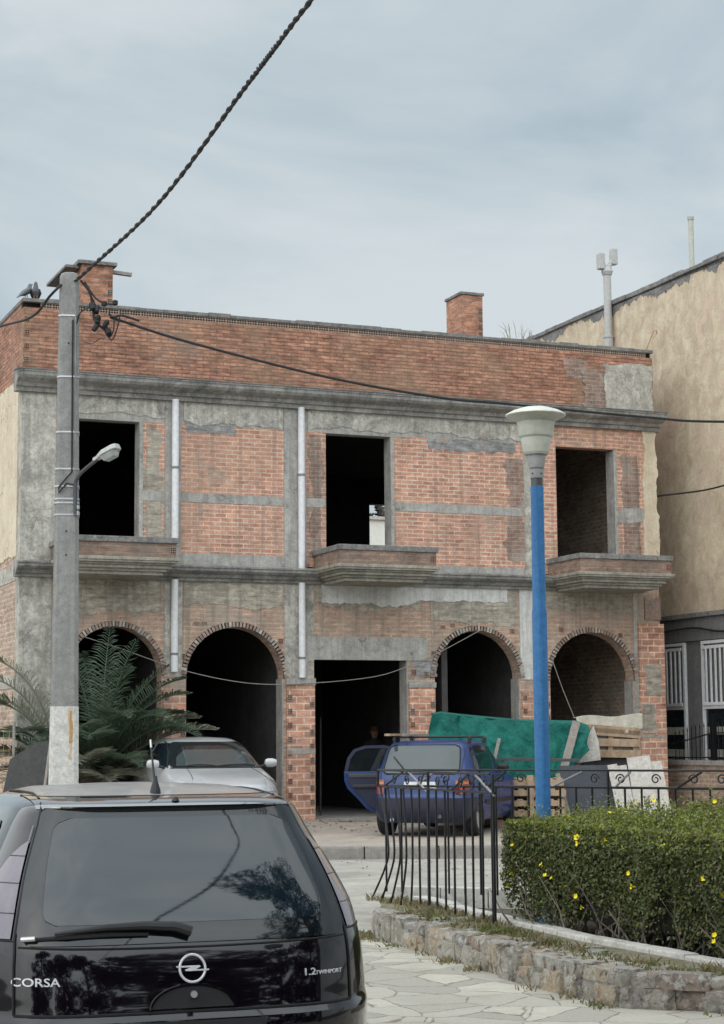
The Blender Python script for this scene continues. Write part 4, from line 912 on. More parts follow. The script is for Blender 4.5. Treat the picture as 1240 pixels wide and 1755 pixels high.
lk = CS.rear(.0, .662); MB().lathe([(.0125, -.022), (.0135, -.010), (.010, -.018), (.0, -.016)], lk, 20, 'Y').build('lock', MAT['galv'], car, smooth=True)
rows = [[on(-.27 + .54 * i / 20, .47 + .10 * j / 4, .004) for i in range(21)] for j in range(5)]
MB().grid(rows).build('bumper_recess', MAT['trim'], car, smooth=True)
# side glass, screen, headlamps, mirrors (out of the frame, still there)
def side_glass(sh, par, y0, y1, y0t, y1t, z0, z1, mat='glass_dark', name='side_window', off=.004, sides=(-1, 1), r=.05):
    for sg in sides:
        MB().grid(sh.patch(lin(z0, z1, 14), round_lim(y0, y1, y0t, y1t, r, r, z1 - z0), lambda a, z: sh.side(a, z, sg), off, 20)).build(name, MAT[mat], par, smooth=True)
side_glass(CS, car, .72, 1.28, .78, 1.22, .96, 1.28); side_glass(CS, car, 1.36, 2.42, 1.34, 1.98, .95, 1.29)
MB().grid(CS.patch(lin(1.0, 1.33, 16), round_lim(-.62, .62, -.48, .48, .05, .04, .33), lambda x, z: CS.rear(x, z, front=True), .005, 24)).build('windscreen', MAT['glass_dark'], car, smooth=True)
for sg in (-1, 1):
    MB().lathe([(.0, -.13), (.055, -.1), (.07, 0), (.06, .07), (0, .1)], (0, 0, 0), 16, 'X').build('door_mirror', MAT['black_paint'], car, smooth=True, loc=(sg * .89, 2.28, 1.0))
    MB().grid(CS.patch(lin(.62, .76, 8), lambda t: (.36 + .05 * t, .70 - .02 * t), lambda x, z: CS.rear(sg * x, z, front=True), .005, 10)).build('headlamp', MAT['headlight'], car, smooth=True)

# ---------------- the blue hatchback with its rear door open
HB = R(-18.0); BZ = .155
bc = empty('blue_hatchback', (.80, 27.35, BZ), HB, 'dusty blue hatchback with roof bars and its rear door swung open', 'car')
BS = Shell([(.20, .08, 3.50, .66, 7, 5), (.28, .0, 3.60, .735, 7, 5), (.42, -.03, 3.64, .775, 6.5, 5), (.56, -.03, 3.64, .782, 6.5, 4.5), (.60, .02, 3.62, .782, 7, 4.5), (.72, .035, 3.58, .777, 7.5, 4.2), (.82, .055, 3.46, .767, 8, 4),
   (.88, .075, 3.1, .757, 8, 4), (.93, .10, 2.72, .745, 8, 4.5), (1.0, .15, 2.52, .72, 8, 5), (1.1, .215, 2.36, .69, 8, 5), (1.2, .28, 2.2, .66, 8, 5), (1.3, .35, 2.03, .618, 8, 5), (1.345, .40, 1.93, .598, 7, 5),
   (1.375, .47, 1.84, .565, 6, 4.5), (1.395, .60, 1.74, .50, 5, 4), (1.41, .85, 1.6, .36, 4, 3), (1.415, 1.1, 1.4, .15, 3, 3)])
b = BS.body(64, 20).build('body', MAT['blue_car'], bc, smooth=True)
cut_wells(b, [(.62, .285), (3.02, .285)], .32, .76, bc)
for y in (.62, 3.02):
    for sx in (-1, 1): wheel(bc, sx * .675, y, .285, .185, sx, 16)
BR = lambda x, z: BS.rear(x, z)
w = MB().grid(BS.patch(lin(.925, 1.325, 14), round_lim(-.575, .575, -.525, .525, .06, .06, .40, .01), BR, .006, 24)).build('rear_window', MAT['glass_pale'], bc, smooth=True)
rl_ = [(round_lim(-.585, .585, -.535, .535, .07, .07, .42, .01)(t), .915 + .42 * t) for t in lin(0, 1, 20)]
lp_ = [BS.rear(a[0], z) + Vector((0, -.007, 0)) for a, z in rl_] + [BS.rear(a[1], z) + Vector((0, -.007, 0)) for a, z in rl_[::-1]]
MB().tube(lp_ + [lp_[0]], .012, 6).build('window_seal', MAT['rubber'], w, smooth=True)
MB().tube([BS.rear(-.45, 1.17) + Vector((0, -.03, 0)), BS.rear(-.22, .96) + Vector((0, -.035, 0)), BS.rear(-.18, .92) + Vector((0, -.03, 0))], .010, 6).build('wiper', MAT['trim'], bc, smooth=True)
for sg in (-1, 1):
    l = MB().grid(BS.patch(lin(.62, .83, 10), lambda t: (.545, .715), lambda x, z: BS.rear(sg * x, z), .008, 10)).build('tail_lamp', MAT['lamp_red'], bc, smooth=True)
    MB().grid(BS.patch(lin(.765, .80, 4), lambda t: (.55, .712), lambda x, z: BS.rear(sg * x, z), .011, 10)).build('turn_lens', MAT['lamp_orange'], l, smooth=True)
    side_glass(BS, bc, 1.80, 2.42, 1.80, 1.98, .94, 1.32, 'glass_clear', 'side_window', sides=(sg,), r=.03)
    side_glass(BS, bc, .48, .74, .58, .74, .97, 1.29, 'glass_clear', 'quarter_window', sides=(sg,), r=.03)
    if sg == 1: side_glass(BS, bc, .80, 1.70, .80, 1.70, .94, 1.32, 'glass_clear', 'side_window', sides=(sg,), r=.03)
    for y in (.95, 1.75, 2.6) if sg == 1 else (2.6,): seam_line(BS, [BS.side(y, z, sg) for z in lin(.66 if y < 1 else .32, 1.34 if y < 2 else .90, 20)], parent=bc, r=.005)
    seam_line(BS, [BS.rear(sg * .61, z) + Vector((0, -.001, 0)) for z in lin(.6, 1.34, 20)], parent=bc, r=.005)
    MB().grid(BS.patch(lin(.46, .52, 4), lambda t: (.9, 2.75), lambda y, z: BS.side(y, z, sg), .012, 14)).build('rub_strip', MAT['trim'], bc, smooth=True)
MB().grid(BS.patch(lin(.22, .565, 10), lambda t: (-1.3, 1.3), lambda q, z: BS.pt(z, q), .014, 44)).build('bumper', MAT['navy_plastic'], bc, smooth=True)
MB().grid(BS.patch(lin(.70, .80, 4), lambda t: (-.26, .26), BR, .010, 10)).build('number_plate', MAT['plate'], bc)
MB().grid(BS.patch(lin(.70, .80, 4), lambda t: (-.26, -.235), BR, .012, 3)).build('plate_band', MAT['blue_car'], bc)
MB().tube([BS.rear(-.40, .25) + Vector((0, .1, 0)), BS.rear(-.40, .25) + Vector((0, -.08, 0))], .03, 12).build('exhaust', MAT['galv'], bc, smooth=True)
MB().lathe([(.03, -.02), (.03, .02)], BS.rear(.33, .30) + Vector((0, -.02, 0)), 12, 'Y').build('tow_eye', MAT['grey_metal'], bc)
MB().grid(BS.patch(lin(.96, 1.34, 12), round_lim(-.60, .60, -.52, .52, .05, .05, .38), lambda x, z: BS.rear(x, z, front=True), .005, 20)).build('windscreen', MAT['glass_clear'], bc, smooth=True)
for sg in (-1, 1):
    MB().lathe([(.0, -.11), (.05, -.08), (.065, 0), (.055, .06), (0, .09)], (0, 0, 0), 14, 'X').build('door_mirror', MAT['trim'], bc, smooth=True, loc=(sg * .80, 2.02, .98))
    MB().grid(BS.patch(lin(.62, .76, 6), lambda t: (.4, .66), lambda x, z: BS.rear(sg * x, z, front=True), .006, 8)).build('headlamp', MAT['headlight'], bc, smooth=True)
rk = empty('roof_rack'); rk.parent = bc
for y in (.75, 1.65):
    MB().tube([(-.62, y, 1.42), (-.58, y, 1.455), (.58, y, 1.455), (.62, y, 1.42)], .016, 8).build('bar', MAT['trim'], rk, smooth=True)
    for sx in (-1, 1): MB().box((sx * .585, y, 1.405), (.05, .06, .09)).build('foot', MAT['trim'], rk, bevel=.01)
pk = MB().box((0, 0, 0), (.085, 1.5, .035)).build('timber_plank', MAT['wood'], loc=(.80 - .22, 27.35 + 1.1, BZ + 1.492), rot=(0, 0, HB), bevel=.004); tag(pk, 'timber plank carried on the roof bars of the blue hatchback', 'plank')
pk = MB().box((0, 0, 0), (.05, 1.3, .03)).build('timber_batten', MAT['wood_grey'], loc=(.80 + .0, 27.35 + 1.1, BZ + 1.49), rot=(0, 0, HB), bevel=.004); tag(pk, 'narrow grey batten beside the plank on the roof bars', 'plank')
# the open door: frame, trim, glass
dr = empty('rear_door', (-.75, 1.78, 0), R(200)); dr.parent = bc; dr['label'] = 'rear door swung open towards the doorway'
# the door runs back from its hinge: local +x = away from the hinge, local z up
ol = [(0, .34), (.0, .92), (.06, 1.20), (.14, 1.29), (.30, 1.335), (.62, 1.33), (.80, 1.27), (.90, 1.14), (.95, .95), (.95, .78), (.90, .66), (.72, .48), (.60, .34), (.52, .30)]
il = [(.055, .93), (.11, 1.19), (.17, 1.255), (.31, 1.285), (.60, 1.28), (.765, 1.23), (.85, 1.12), (.895, .93)]
lo = [(0, .34), (.0, .925), (.953, .925), (.95, .78), (.90, .66), (.72, .48), (.60, .34), (.52, .30)]
MB().prism(lo, -.03, .035).build('door_skin', MAT['blue_car'], dr, bevel=.012)
lo2 = [(.03, .38), (.03, .90), (.90, .90), (.90, .79), (.85, .69), (.67, .51), (.56, .38), (.5, .35)]
d2 = MB().prism(lo2, .034, .057).build('door_trim', MAT['blue_inner'], dr, bevel=.01)
MB().box((.46, .075, .70), (.72, .05, .05)).build('armrest', MAT['seat_grey'], d2, bevel=.015); MB().box((.46, .062, .86), (.84, .02, .06)).build('trim_ledge', MAT['grey_metal'], d2, bevel=.01)
fr = MB()
top = [(0, .92), (.06, 1.20), (.14, 1.29), (.30, 1.335), (.62, 1.33), (.80, 1.27), (.90, 1.14), (.952, .92)]; inn = [(.05, .92), (.10, 1.18), (.165, 1.25), (.31, 1.288), (.605, 1.284), (.765, 1.235), (.85, 1.12), (.895, .92)]
for i in range(7):
    a, b_, c, d = top[i], top[i + 1], inn[i + 1], inn[i]; fr.prism([a, b_, c, d], -.02, .02)
fr.build('window_frame', MAT['blue_inner'], dr); MB().prism([(.05, .922)] + inn[1:7] + [(.895, .922)], -.004, .004).build('window_pane', MAT['glass_clear'], dr)
# the opening behind the door, dark cabin
MB().grid(BS.patch(lin(.42, 1.325, 14), lambda t: (.90 - .1 * math.sin(math.pi * t), 1.74), lambda a, z: BS.side(a, z, -1), .005, 10)).build('door_opening', MAT['seat_grey'], bc, smooth=True)

# ---------------- the silver car facing the street
HS = math.pi + R(20.0); SZ = .155
fw = Vector((-math.sin(HS), math.cos(HS), 0)); so = Vector((-2.42, 29.62, SZ)) - fw * 2.42
sc_ = empty('silver_hatchback', so, HS, 'silver car parked nose out before the arch, sunshade behind its windscreen', 'car'); sc_.scale = (1.045, 1.045, 1.045)
SS = Shell([(.18, .1, 3.68, .72, 5, 3.5), (.26, .0, 3.78, .80, 5, 3.5), (.42, -.03, 3.86, .86, 4.6, 3.2), (.58, .0, 3.85, .87, 4.6, 3.0), (.70, .02, 3.78, .865, 5, 2.9), (.78, .04, 3.62, .855, 5, 2.9), (.85, .07, 3.36, .84, 5, 3.0),
   (.91, .10, 3.02, .82, 5, 3.4), (.955, .13, 2.76, .80, 5, 4), (1.02, .19, 2.60, .77, 5, 4.2), (1.12, .27, 2.42, .72, 5, 4.4), (1.22, .36, 2.23, .67, 5, 4.4), (1.31, .44, 2.05, .615, 5, 4.2), (1.36, .52, 1.93, .565, 5, 4), (1.395, .68, 1.80, .50, 4.4, 3.6), (1.415, .9, 1.66, .39, 4, 3.2), (1.425, 1.2, 1.5, .15, 3, 3)])
b = SS.body(64, 20).build('body', MAT['silver_car'], sc_, smooth=True)
cut_wells(b, [(.66, .29), (3.15, .29)], .33, .82, sc_)
for y in (.66, 3.15):
    for sx in (-1, 1): wheel(sc_, sx * .72, y, .29, .19, sx, 10)
SF = lambda x, z: SS.rear(x, z, front=True)
ws = MB().grid(SS.patch(lin(.965, 1.345, 16), round_lim(-.70, .70, -.55, .55, .03, .05, .38, .012), SF, .006, 28)).build('windscreen', MAT['glass_clear'], sc_, smooth=True)
MB().grid(SS.patch(lin(.985, 1.225, 12), lambda t: (-.62 + .10 * t + .33 * max(0, t - .55) ** 1.3, .62 - .10 * t - .33 * max(0, t - .55) ** 1.3), SF, .0075, 28)).build('sunshade', MAT['glass_pale'], ws, smooth=True)
for x0, x1, s_ in ((.05, .52, 1), (-.60, -.02, 1)):
    MB().tube([SF(x0 + (x1 - x0) * i / 8, .985 + .02 * math.sin(math.pi * i / 8)) + Vector((0, .018, .004)) for i in range(9)], .009, 6).build('wiper', MAT['trim'], ws, smooth=True)
MB().tube([SF(-.70 + 1.4 * i / 30, .955) + Vector((0, .004, .004)) for i in range(31)], .012, 6).build('scuttle', MAT['trim'], sc_, smooth=True)
for sg in (-1, 1):
    side_glass(SS, sc_, 1.30, 2.42, 1.30, 2.02, .97, 1.33, 'glass_dark', 'side_window', sides=(sg,), r=.04)
    side_glass(SS, sc_, .56, 1.22, .66, 1.22, .98, 1.31, 'glass_dark', 'side_window', sides=(sg,), r=.05)
    m = MB().lathe([(.0, -.10), (.05, -.085), (.068, -.03), (.068, .05), (.05, .09), (0, .105)], (0, 0, 0), 16, 'X').build('door_mirror', MAT['silver_car'], sc_, smooth=True, loc=(sg * .93, 2.33, 1.02))
    m.scale = (1, .7, 1)
    MB().tube([(sg * .75, 2.34, .96), (sg * .87, 2.33, 1.0)], .022, 8).build('mirror_arm', MAT['trim'], sc_)
    MB().grid(SS.patch(lin(.62, .80, 8), lambda t: (.40 + .08 * t, .74 - .03 * t), lambda x, z: SS.rear(sg * x, z, front=True), .006, 10)).build('headlamp', MAT['headlight'], sc_, smooth=True)
    seam_line(SS, [SF(sg * (.50 + .10 * t), .955 - .2 * t) + Vector((0, .002, .002)) for t in lin(0, 1, 12)], parent=sc_, r=.004)
    seam_line(SS, [SF(sg * (.56 + .165 * t), 1.36 - .40 * t) for t in lin(0, 1, 14)], parent=sc_, r=.011, mat='trim')
MB().grid(SS.patch(lin(.36, .50, 5), lambda t: (-.45, .45), SF, .006, 16)).build('grille', MAT['trim'], sc_)
MB().grid(SS.patch(lin(.50, .60, 4), lambda t: (-.26, .26), SF, .010, 10)).build('number_plate', MAT['plate'], sc_)
# ------------------------------------------------------------------ planter, fence, hedges
ZP = .20
corner = Vector((.10, 16.85, 0))
front = [(.06, 15.55), (.10, 15.10), (.34, 14.45), (.58, 13.8), (1.03, 12.35), (1.34, 11.55), (1.50, 11.22), (1.9, 11.05), (2.6, 10.75), (4.5, 9.9)]
back_in = [(.42, 16.75), (1.10, 14.52), (1.54, 13.22), (2.22, 11.75), (2.9, 11.35), (4.6, 10.6)]
def along(pts, step):
    P = [Vector((*p, 0)) for p in pts]; o = []; 
    for i in range(len(P) - 1):
        L = (P[i + 1] - P[i]).length; n = max(1, round(L / step))
        for k in range(n): o.append((P[i].lerp(P[i + 1], k / n), (P[i + 1] - P[i]).normalized()))
    o.append((P[-1], (P[-1] - P[-2]).normalized())); return o
wall = empty('stone_planter_wall', (0, 0, 0), 0, 'low rubble stone planter wall with a mossy top and pale inner kerb', 'planter wall')
# core: earth and mortar between the front face and the inner kerb
core = [(p[0] + .07, p[1] + .05) for p in front] + [(4.6, 10.7)] + back_in[::-1] + [(.14, 16.9)]
MB().prism(core, -.03, .165, 'XY').build('wall_core', MAT['mossy_cap'], wall)
def rough_stone(c, sx, sy, sz, ang, seed):
    bm = bmesh.new(); bmesh.ops.create_cube(bm, size=1); bmesh.ops.subdivide_edges(bm, edges=bm.edges[:], cuts=3, use_grid_fill=True)
    from mathutils import noise
    m = Matrix.Rotation(ang, 3, 'Z')
    for v in bm.verts:
        p = v.co.copy(); s = p.normalized() * .62; p = p.lerp(s, .30)
        p = p + noise.noise_vector(p * 2.1 + Vector((seed * 3.7, seed * 1.9, 0))) * .13 + noise.noise_vector(p * 6 + Vector((seed, 0, seed))) * .04
        v.co = Vector(c) + m @ Vector((p.x * sx, p.y * sy, p.z * sz))
    vs = [tuple(v.co) for v in bm.verts]; bm.verts.index_update(); fs = [tuple(v.index for v in f.verts) for f in bm.faces]; bm.free(); return vs, fs
rs = random.Random(3); mb = MB(); k = 0
P = [Vector((*p, 0)) for p in front]
seglen = [(P[i + 1] - P[i]).length for i in range(len(P) - 1)]; total = sum(seglen)
def at_len(s_):
    for i, L in enumerate(seglen):
        if s_ <= L or i == len(seglen) - 1: d = (P[i + 1] - P[i]).normalized(); return P[i] + d * s_, d
        s_ -= L
for course in range(2):
    s_ = rs.uniform(0, .1)
    while s_ < total:
        l = rs.uniform(.13, .33); p, d = at_len(min(total, s_ + l / 2)); a = math.atan2(d.y, d.x); h = rs.uniform(.10, .14) if course == 0 else rs.uniform(.07, .10)
        z = .055 if course == 0 else .155 + rs.uniform(-.012, .02); nin = Vector((-d.y, d.x, 0))
        if s_ < 4.6 and rs.random() < .3 and course == 0: h = .2; z = .1
        v, f = rough_stone(p + nin * (.05 + .02 * course + rs.uniform(-.015, .015)) + Vector((0, 0, z)), l * 1.06, rs.uniform(.13, .19), h * 1.15, a + rs.uniform(-.06, .06), k); mb.add(v, f); k += 1; s_ += l * .97
mb.build('face_stones', MAT['stone'], wall, smooth=True, angle=28)
mb = MB()
for i in range(150):
    s_ = rs.uniform(0, total); p, d = at_len(s_); nin = Vector((-d.y, d.x, 0)); q = p + nin * rs.uniform(.14, .55)
    v, f = rough_stone(q + Vector((0, 0, .165)), rs.uniform(.06, .22), rs.uniform(.05, .15), rs.uniform(.02, .06), rs.uniform(0, 3), 300 + i); mb.add(v, f)
mb.build('top_stones', MAT['stone'], wall, smooth=True, angle=28)
# inner kerb in pale cement, and the back kerb by the road
def kerb_run(name, pts, w, z0, z1, mat, parent):
    mb = MB(); A = along(pts, .45)
    for i in range(len(A) - 1):
        p, q = A[i][0], A[i + 1][0]; d = (q - p).normalized(); n = Vector((-d.y, d.x, 0)); e = .004
        z = z1 + random.uniform(-.006, .006)
        o = [p + d * e, q - d * e, q - d * e + n * w, p + d * e + n * w]; mb.prism([(v.x, v.y) for v in o], z0, z, 'XY')
    jitter(mb, .008, 4); return mb.build(name, MAT[mat], parent, bevel=.01)
kerb_run('inner_kerb', back_in, .13, .02, .20, 'kerb_white', wall)
kerb_run('back_kerb', [(.25, 16.98), (1.1, 16.72), (2.0, 16.3), (3.2, 15.5), (6, 14)], .16, -.03, .26, 'kerb_white', wall)
soil = [(.5, 16.8), (1.2, 14.55), (1.64, 13.25), (2.32, 11.75), (4.7, 10.6), (7, 13.5), (3.2, 15.4), (1.9, 16.25)]
tag(MB().prism(soil, -.02, .10, 'XY').build('planter_soil', MAT['soil']), kind='structure')

# iron fence: a run along the stone wall, a second run along the back kerb
fence = empty('iron_fence', (0, 0, 0), 0, 'black wrought iron fence with scrolls and bent pickets on the stone planter', 'fence')
ZT, ZL = 1.315, 1.172
cA = Vector((.125, 16.75, 0)); cB = Vector((1.0, 14.28, 0)); b1 = Vector((1.45, 16.05, 0)); b2 = Vector((3.0, 14.95, 0)); b3 = Vector((6.2, 13.1, 0))
def fl_(a, b, t, z): p = a.lerp(b, t); return Vector((p.x, p.y, z))
def rail(pts, r=.010): MB().tube(pts, r, 6).build('rail', MAT['black_iron'], fence)
rail([fl_(cA, cB, t, ZT) for t in (0, .965)], .009); rail([fl_(cA, cB, t, ZL) for t in (0.03, 1.0)], .011)
for z, r in ((ZT, .009), (ZL, .011)): rail([Vector((cA.x, cA.y, z)), Vector((b1.x, b1.y, z)), Vector((b2.x, b2.y, z)), Vector((b3.x, b3.y, z))], r)
n = 14
for i in range(n):
    t = (i + .3) / (n - .4)
    if i == 10: t += .012
    base = fl_(cA, cB, t, .17); top = fl_(cA, cB, t, ZL); d = (cB - cA).normalized()
    bend = max(0, 1 - i / 4.5)
    if bend > 0:
        pts = [top, top + Vector((.004, 0, -.25)) + d * .10 * bend, top + Vector((0, 0, -.55)) + d * .20 * bend, base + Vector((0, 0, .28)) + d * .10 * bend, base - d * .10 * bend - Vector((.05 * bend, 0, 0))]
        pts = spline(pts, 6)
    else: pts = [top, top.lerp(base, .5) + Vector((random.uniform(-.004, .004), 0, 0)), base]
    MB().tube(pts, .0095, 6).build('picket', MAT['black_iron'], fence, smooth=bend > 0)
for t in (.0, .47, .99): MB().tube([fl_(cA, cB, t, ZT), fl_(cA, cB, t, .17 if t > .4 else ZL)], .012, 6).build('post', MAT['black_iron'], fence)
for i in range(46):
    t = (i + .5) / 46; L = [(cA, b1, .30), (b1, b2, .34), (b2, b3, .66)]
    s_ = t * ((b1 - cA).length + (b2 - b1).length + (b3 - b2).length)
    a, b_ = cA, b1
    for a, b_ in ((cA, b1), (b1, b2), (b2, b3)):
        if s_ <= (b_ - a).length: break
        s_ -= (b_ - a).length
    p = a + (b_ - a).normalized() * s_; tall = i % 8 == 6
    if i in (2, 3): continue
    MB().tube([Vector((p.x, p.y, ZT if tall else ZL)), Vector((p.x, p.y, .24))], .011 if tall else .0095, 6).build('post' if tall else 'picket', MAT['black_iron'], fence)
def scroll(p, d, s, sz=.055, mat='black_iron'):
    pts = []
    for k in range(26):
        a = k / 25 * 2.6 * math.pi; r = sz * (1 - .72 * k / 25); pts.append(p + d * (s * (math.cos(a) * r)) + Vector((0, 0, math.sin(a) * r)))
    MB().tube(pts, .006, 6).build('scroll', MAT[mat], fence, smooth=True)
def brace(a, b_, mat='black_iron', r=.010): MB().tube([a, b_], r, 6).build('brace', MAT[mat], fence)
d = (cB - cA).normalized(); zc = (ZT + ZL) / 2
for t0, t1, m in ((.06, .24, 'black_iron'), (.30, .46, 'iron_light'), (.66, .80, 'black_iron'), (.86, 1.0, 'iron_light')):
    up = m == 'black_iron'; brace(fl_(cA, cB, t0, ZL if up else ZT - .01), fl_(cA, cB, t1, ZT - .01 if up else ZL - .02), m)
for t, s in ((.16, 1), (.28, -1), (.40, 1), (.55, 1), (.62, -1), (.74, 1), (.83, -1), (.93, 1)): scroll(fl_(cA, cB, t, zc - .01), d, s, .05)
for a, b_, ts in ((cA, b1, ((.25, .38, 1), (.72, .84, 0))), (b1, b2, ((.10, .26, 1), (.42, .50, 1))), (b2, b3, ((.02, .10, 1), (-.14, -.08, 0), (.25, .32, 1)))):
    dd = (b_ - a).normalized()
    for t0, t1, l in ts: brace(fl_(a, b_, t0, ZL), fl_(a, b_, t1, ZT - .01), 'iron_light' if l else 'black_iron')
    for t, s in ((.32, 1), (.45, -1), (.62, 1), (.8, -1), (.93, 1)): scroll(fl_(a, b_, t, zc), dd, s, .045)

# leaf masses
def leaves(name, P, size, mat, parent, nrm=None, flat=.6, ratio=.55, seed=0, topz=None):
    r = np.random.default_rng(seed); n = len(P); s = size * r.uniform(.6, 1.35, n)
    d = r.normal(size=(n, 3)); 
    if nrm is not None: d = d * .8 + nrm * .9
    d /= np.linalg.norm(d, axis=1)[:, None]; a = r.normal(size=(n, 3)); a -= (a * d).sum(1)[:, None] * d; a /= np.linalg.norm(a, axis=1)[:, None]; b = np.cross(d, a)
    a = a * s[:, None]; b = b * s[:, None] * ratio
    V = np.stack([P - a * .5, P + b * .5 + d * s[:, None] * .08, P + a * .5, P - b * .5 + d * s[:, None] * .08], 1).reshape(-1, 3)
    F = np.arange(4 * n).reshape(n, 4); idx = None
    if isinstance(mat, list): idx = (topz(P, r)).astype(np.int32)
    return mesh_np(name, V, F, mat, parent, matidx=idx)
def hedge_mass(poly_l, poly_r, ztop, n, seed, bump_=.05, zbase=.12):
    """points near the outside of a hedge whose footprint is the quad (near-left, near-right, far-right, far-left)"""
    r = np.random.default_rng(seed); A, Bp, Cp, Dp = [np.array(p, float) for p in poly_l]
    P = []; Nn = []
    def lump(x, y, z): return (np.sin(x * 5.1 + seed) * np.sin(y * 4.3 + 1.7 * seed) + .6 * np.sin(x * 11 + y * 9) + .5 * np.sin(z * 9 + x * 7)) * bump_
    m = int(n * .36); u = r.uniform(-.01, 1.01, m); v = r.uniform(-.02, 1.02, m)
    xy = (A[None] * (1 - u)[:, None] + Bp[None] * u[:, None]) * (1 - v)[:, None] + (Dp[None] * (1 - u)[:, None] + Cp[None] * u[:, None]) * v[:, None]
    edge_ = np.minimum(np.minimum(v, 1 - v) * 4, 1).clip(0, 1); zt = ztop(u) - .07 * (1 - edge_) ** 2
    z = zt + lump(xy[:, 0], xy[:, 1], 0) - np.abs(r.normal(0, .05, m)) + .10 * (r.uniform(0, 1, m) > .93)
    P.append(np.c_[xy, z]); Nn.append(np.tile([0, -.1, 1.0], (m, 1)))
    for a, b_, w, top in ((A, Bp, .44, 1), (A, Dp, .12, 0), (Bp, Cp, .16, 1)):
        m = int(n * w); u = r.uniform(-.01, 1.01, m); h = r.uniform(0, 1, m) ** .8
        xy = a[None] * (1 - u)[:, None] + b_[None] * u[:, None]; dd = (b_ - a) / np.linalg.norm(b_ - a); nn = np.array([dd[1], -dd[0]]); c_ = (A + Bp + Cp + Dp) / 4
        if np.dot((a + b_) / 2 - c_, nn) < 0: nn = -nn
        zt = ztop(u if w > .2 else (u * 0 if w > .1 else u * 0 + 1)); z = zbase + .05 + (zt - zbase - .05) * h
        keep = r.uniform(0, 1, m) < np.clip((.0 if w > .2 else .5) + 2.0 * (h - .06 + .22 * np.sin(u * 23 + seed) + .12 * np.sin(u * 61)), .06, 1)
        depth = lump(xy[:, 0] * 1.3, xy[:, 1], z) + .03 - np.abs(r.normal(0, .06, m)) - .10 * (1 - h) ** 2 - .05 * (h > .9)
        xy = xy + nn[None] * depth[:, None]; q = np.c_[xy, z][keep]; P.append(q); Nn.append(np.tile([nn[0], nn[1], .35], (len(q), 1)))
    return np.concatenate(P), np.concatenate(Nn)
def hedge(name, quad, ztop, n, label, seed, size=.031, twigs=150):
    h = empty(name, (0, 0, 0), 0, label, 'hedge')
    P, Nn = hedge_mass(quad, None, ztop, n, seed)
    def choose(P_, r):
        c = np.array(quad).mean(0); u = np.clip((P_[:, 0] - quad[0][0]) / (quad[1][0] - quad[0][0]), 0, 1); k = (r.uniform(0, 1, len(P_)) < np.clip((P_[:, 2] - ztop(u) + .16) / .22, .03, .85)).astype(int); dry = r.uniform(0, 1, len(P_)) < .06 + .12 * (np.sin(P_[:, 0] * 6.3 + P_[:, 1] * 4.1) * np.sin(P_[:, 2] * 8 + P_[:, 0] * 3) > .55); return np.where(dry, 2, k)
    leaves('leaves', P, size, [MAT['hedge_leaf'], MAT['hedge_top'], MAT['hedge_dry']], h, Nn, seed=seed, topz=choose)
    # stray shoots above the clipped top
    rs_ = np.random.default_rng(seed + 50); Q = []; mb = MB()
    for i in range(70):
        u, v = rs_.uniform(0, 1), rs_.uniform(0, 1); a = (np.array(quad[0]) * (1 - u) + np.array(quad[1]) * u) * (1 - v) + (np.array(quad[3]) * (1 - u) + np.array(quad[2]) * u) * v
        z0 = float(ztop(np.array([u]))[0]) - .03; l = rs_.uniform(.03, .11); d2 = rs_.normal(0, .25, 2) * l; mb.tube([(a[0], a[1], z0), (a[0] + d2[0], a[1] + d2[1], z0 + l)], .003, 4, False)
        for k in range(9): t = rs_.uniform(.2, 1); Q.append((a[0] + d2[0] * t + rs_.normal(0, .012), a[1] + d2[1] * t + rs_.normal(0, .012), z0 + l * t))
    leaves('leaf_sprays', np.array(Q), size, MAT['hedge_top'], h, seed=seed + 1); mb.build('shoot_stems', MAT['twig'], h)
    # branches inside
    rr = random.Random(seed); mb = MB(); A, Bq, Cq, Dq = [Vector((*p, 0)) for p in quad]
    for i in range(twigs):
        u = rr.uniform(.02, .98); v = rr.uniform(.05, .35) if i % 4 else rr.uniform(.3, .9); p = (A.lerp(Bq, u)).lerp(Dq.lerp(Cq, u), v); p.z = .08; q = p + Vector((rr.uniform(-.32, .32), rr.uniform(-.25, .25), rr.uniform(.2, .6)))
        q.z = min(q.z, ztop(np.array([u]))[0] - .08)
        m_ = p.lerp(q, .5) + Vector((rr.uniform(-.05, .05), rr.uniform(-.05, .05), 0)); mb.tube([p, m_, q], [.009, .007, .004], 5, False)
        if rr.random() < .6: mb.tube([m_, m_ + Vector((rr.uniform(-.14, .14), rr.uniform(-.12, .04), rr.uniform(.08, .25)))], [.005, .003], 4, False)
    mb.build('twig_sprays', MAT['twig'], h)
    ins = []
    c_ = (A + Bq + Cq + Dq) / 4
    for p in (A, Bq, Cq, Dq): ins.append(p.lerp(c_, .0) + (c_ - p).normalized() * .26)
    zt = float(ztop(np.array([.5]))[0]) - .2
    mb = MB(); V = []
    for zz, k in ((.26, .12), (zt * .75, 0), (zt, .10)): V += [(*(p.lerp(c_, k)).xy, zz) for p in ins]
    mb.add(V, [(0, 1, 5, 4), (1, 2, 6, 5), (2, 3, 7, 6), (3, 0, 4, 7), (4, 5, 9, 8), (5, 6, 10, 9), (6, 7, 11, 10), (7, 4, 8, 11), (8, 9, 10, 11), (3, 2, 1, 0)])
    bm = mb.build('shade_core', MAT['hedge_shade_core'], h); return h  # solid core painted near-black as the shade deep in the hedge
quad1 = [(1.13, 14.42), (2.72, 11.55), (5.0, 12.6), (1.85, 15.15)]
H1 = hedge('clipped_hedge', [(1.10, 14.46), (2.62, 11.25), (4.6, 12.3), (1.72, 15.12)], lambda u: .965 + 0 * u, 80000, 'clipped dark green hedge with yellow flowers beside the stone wall', 4)
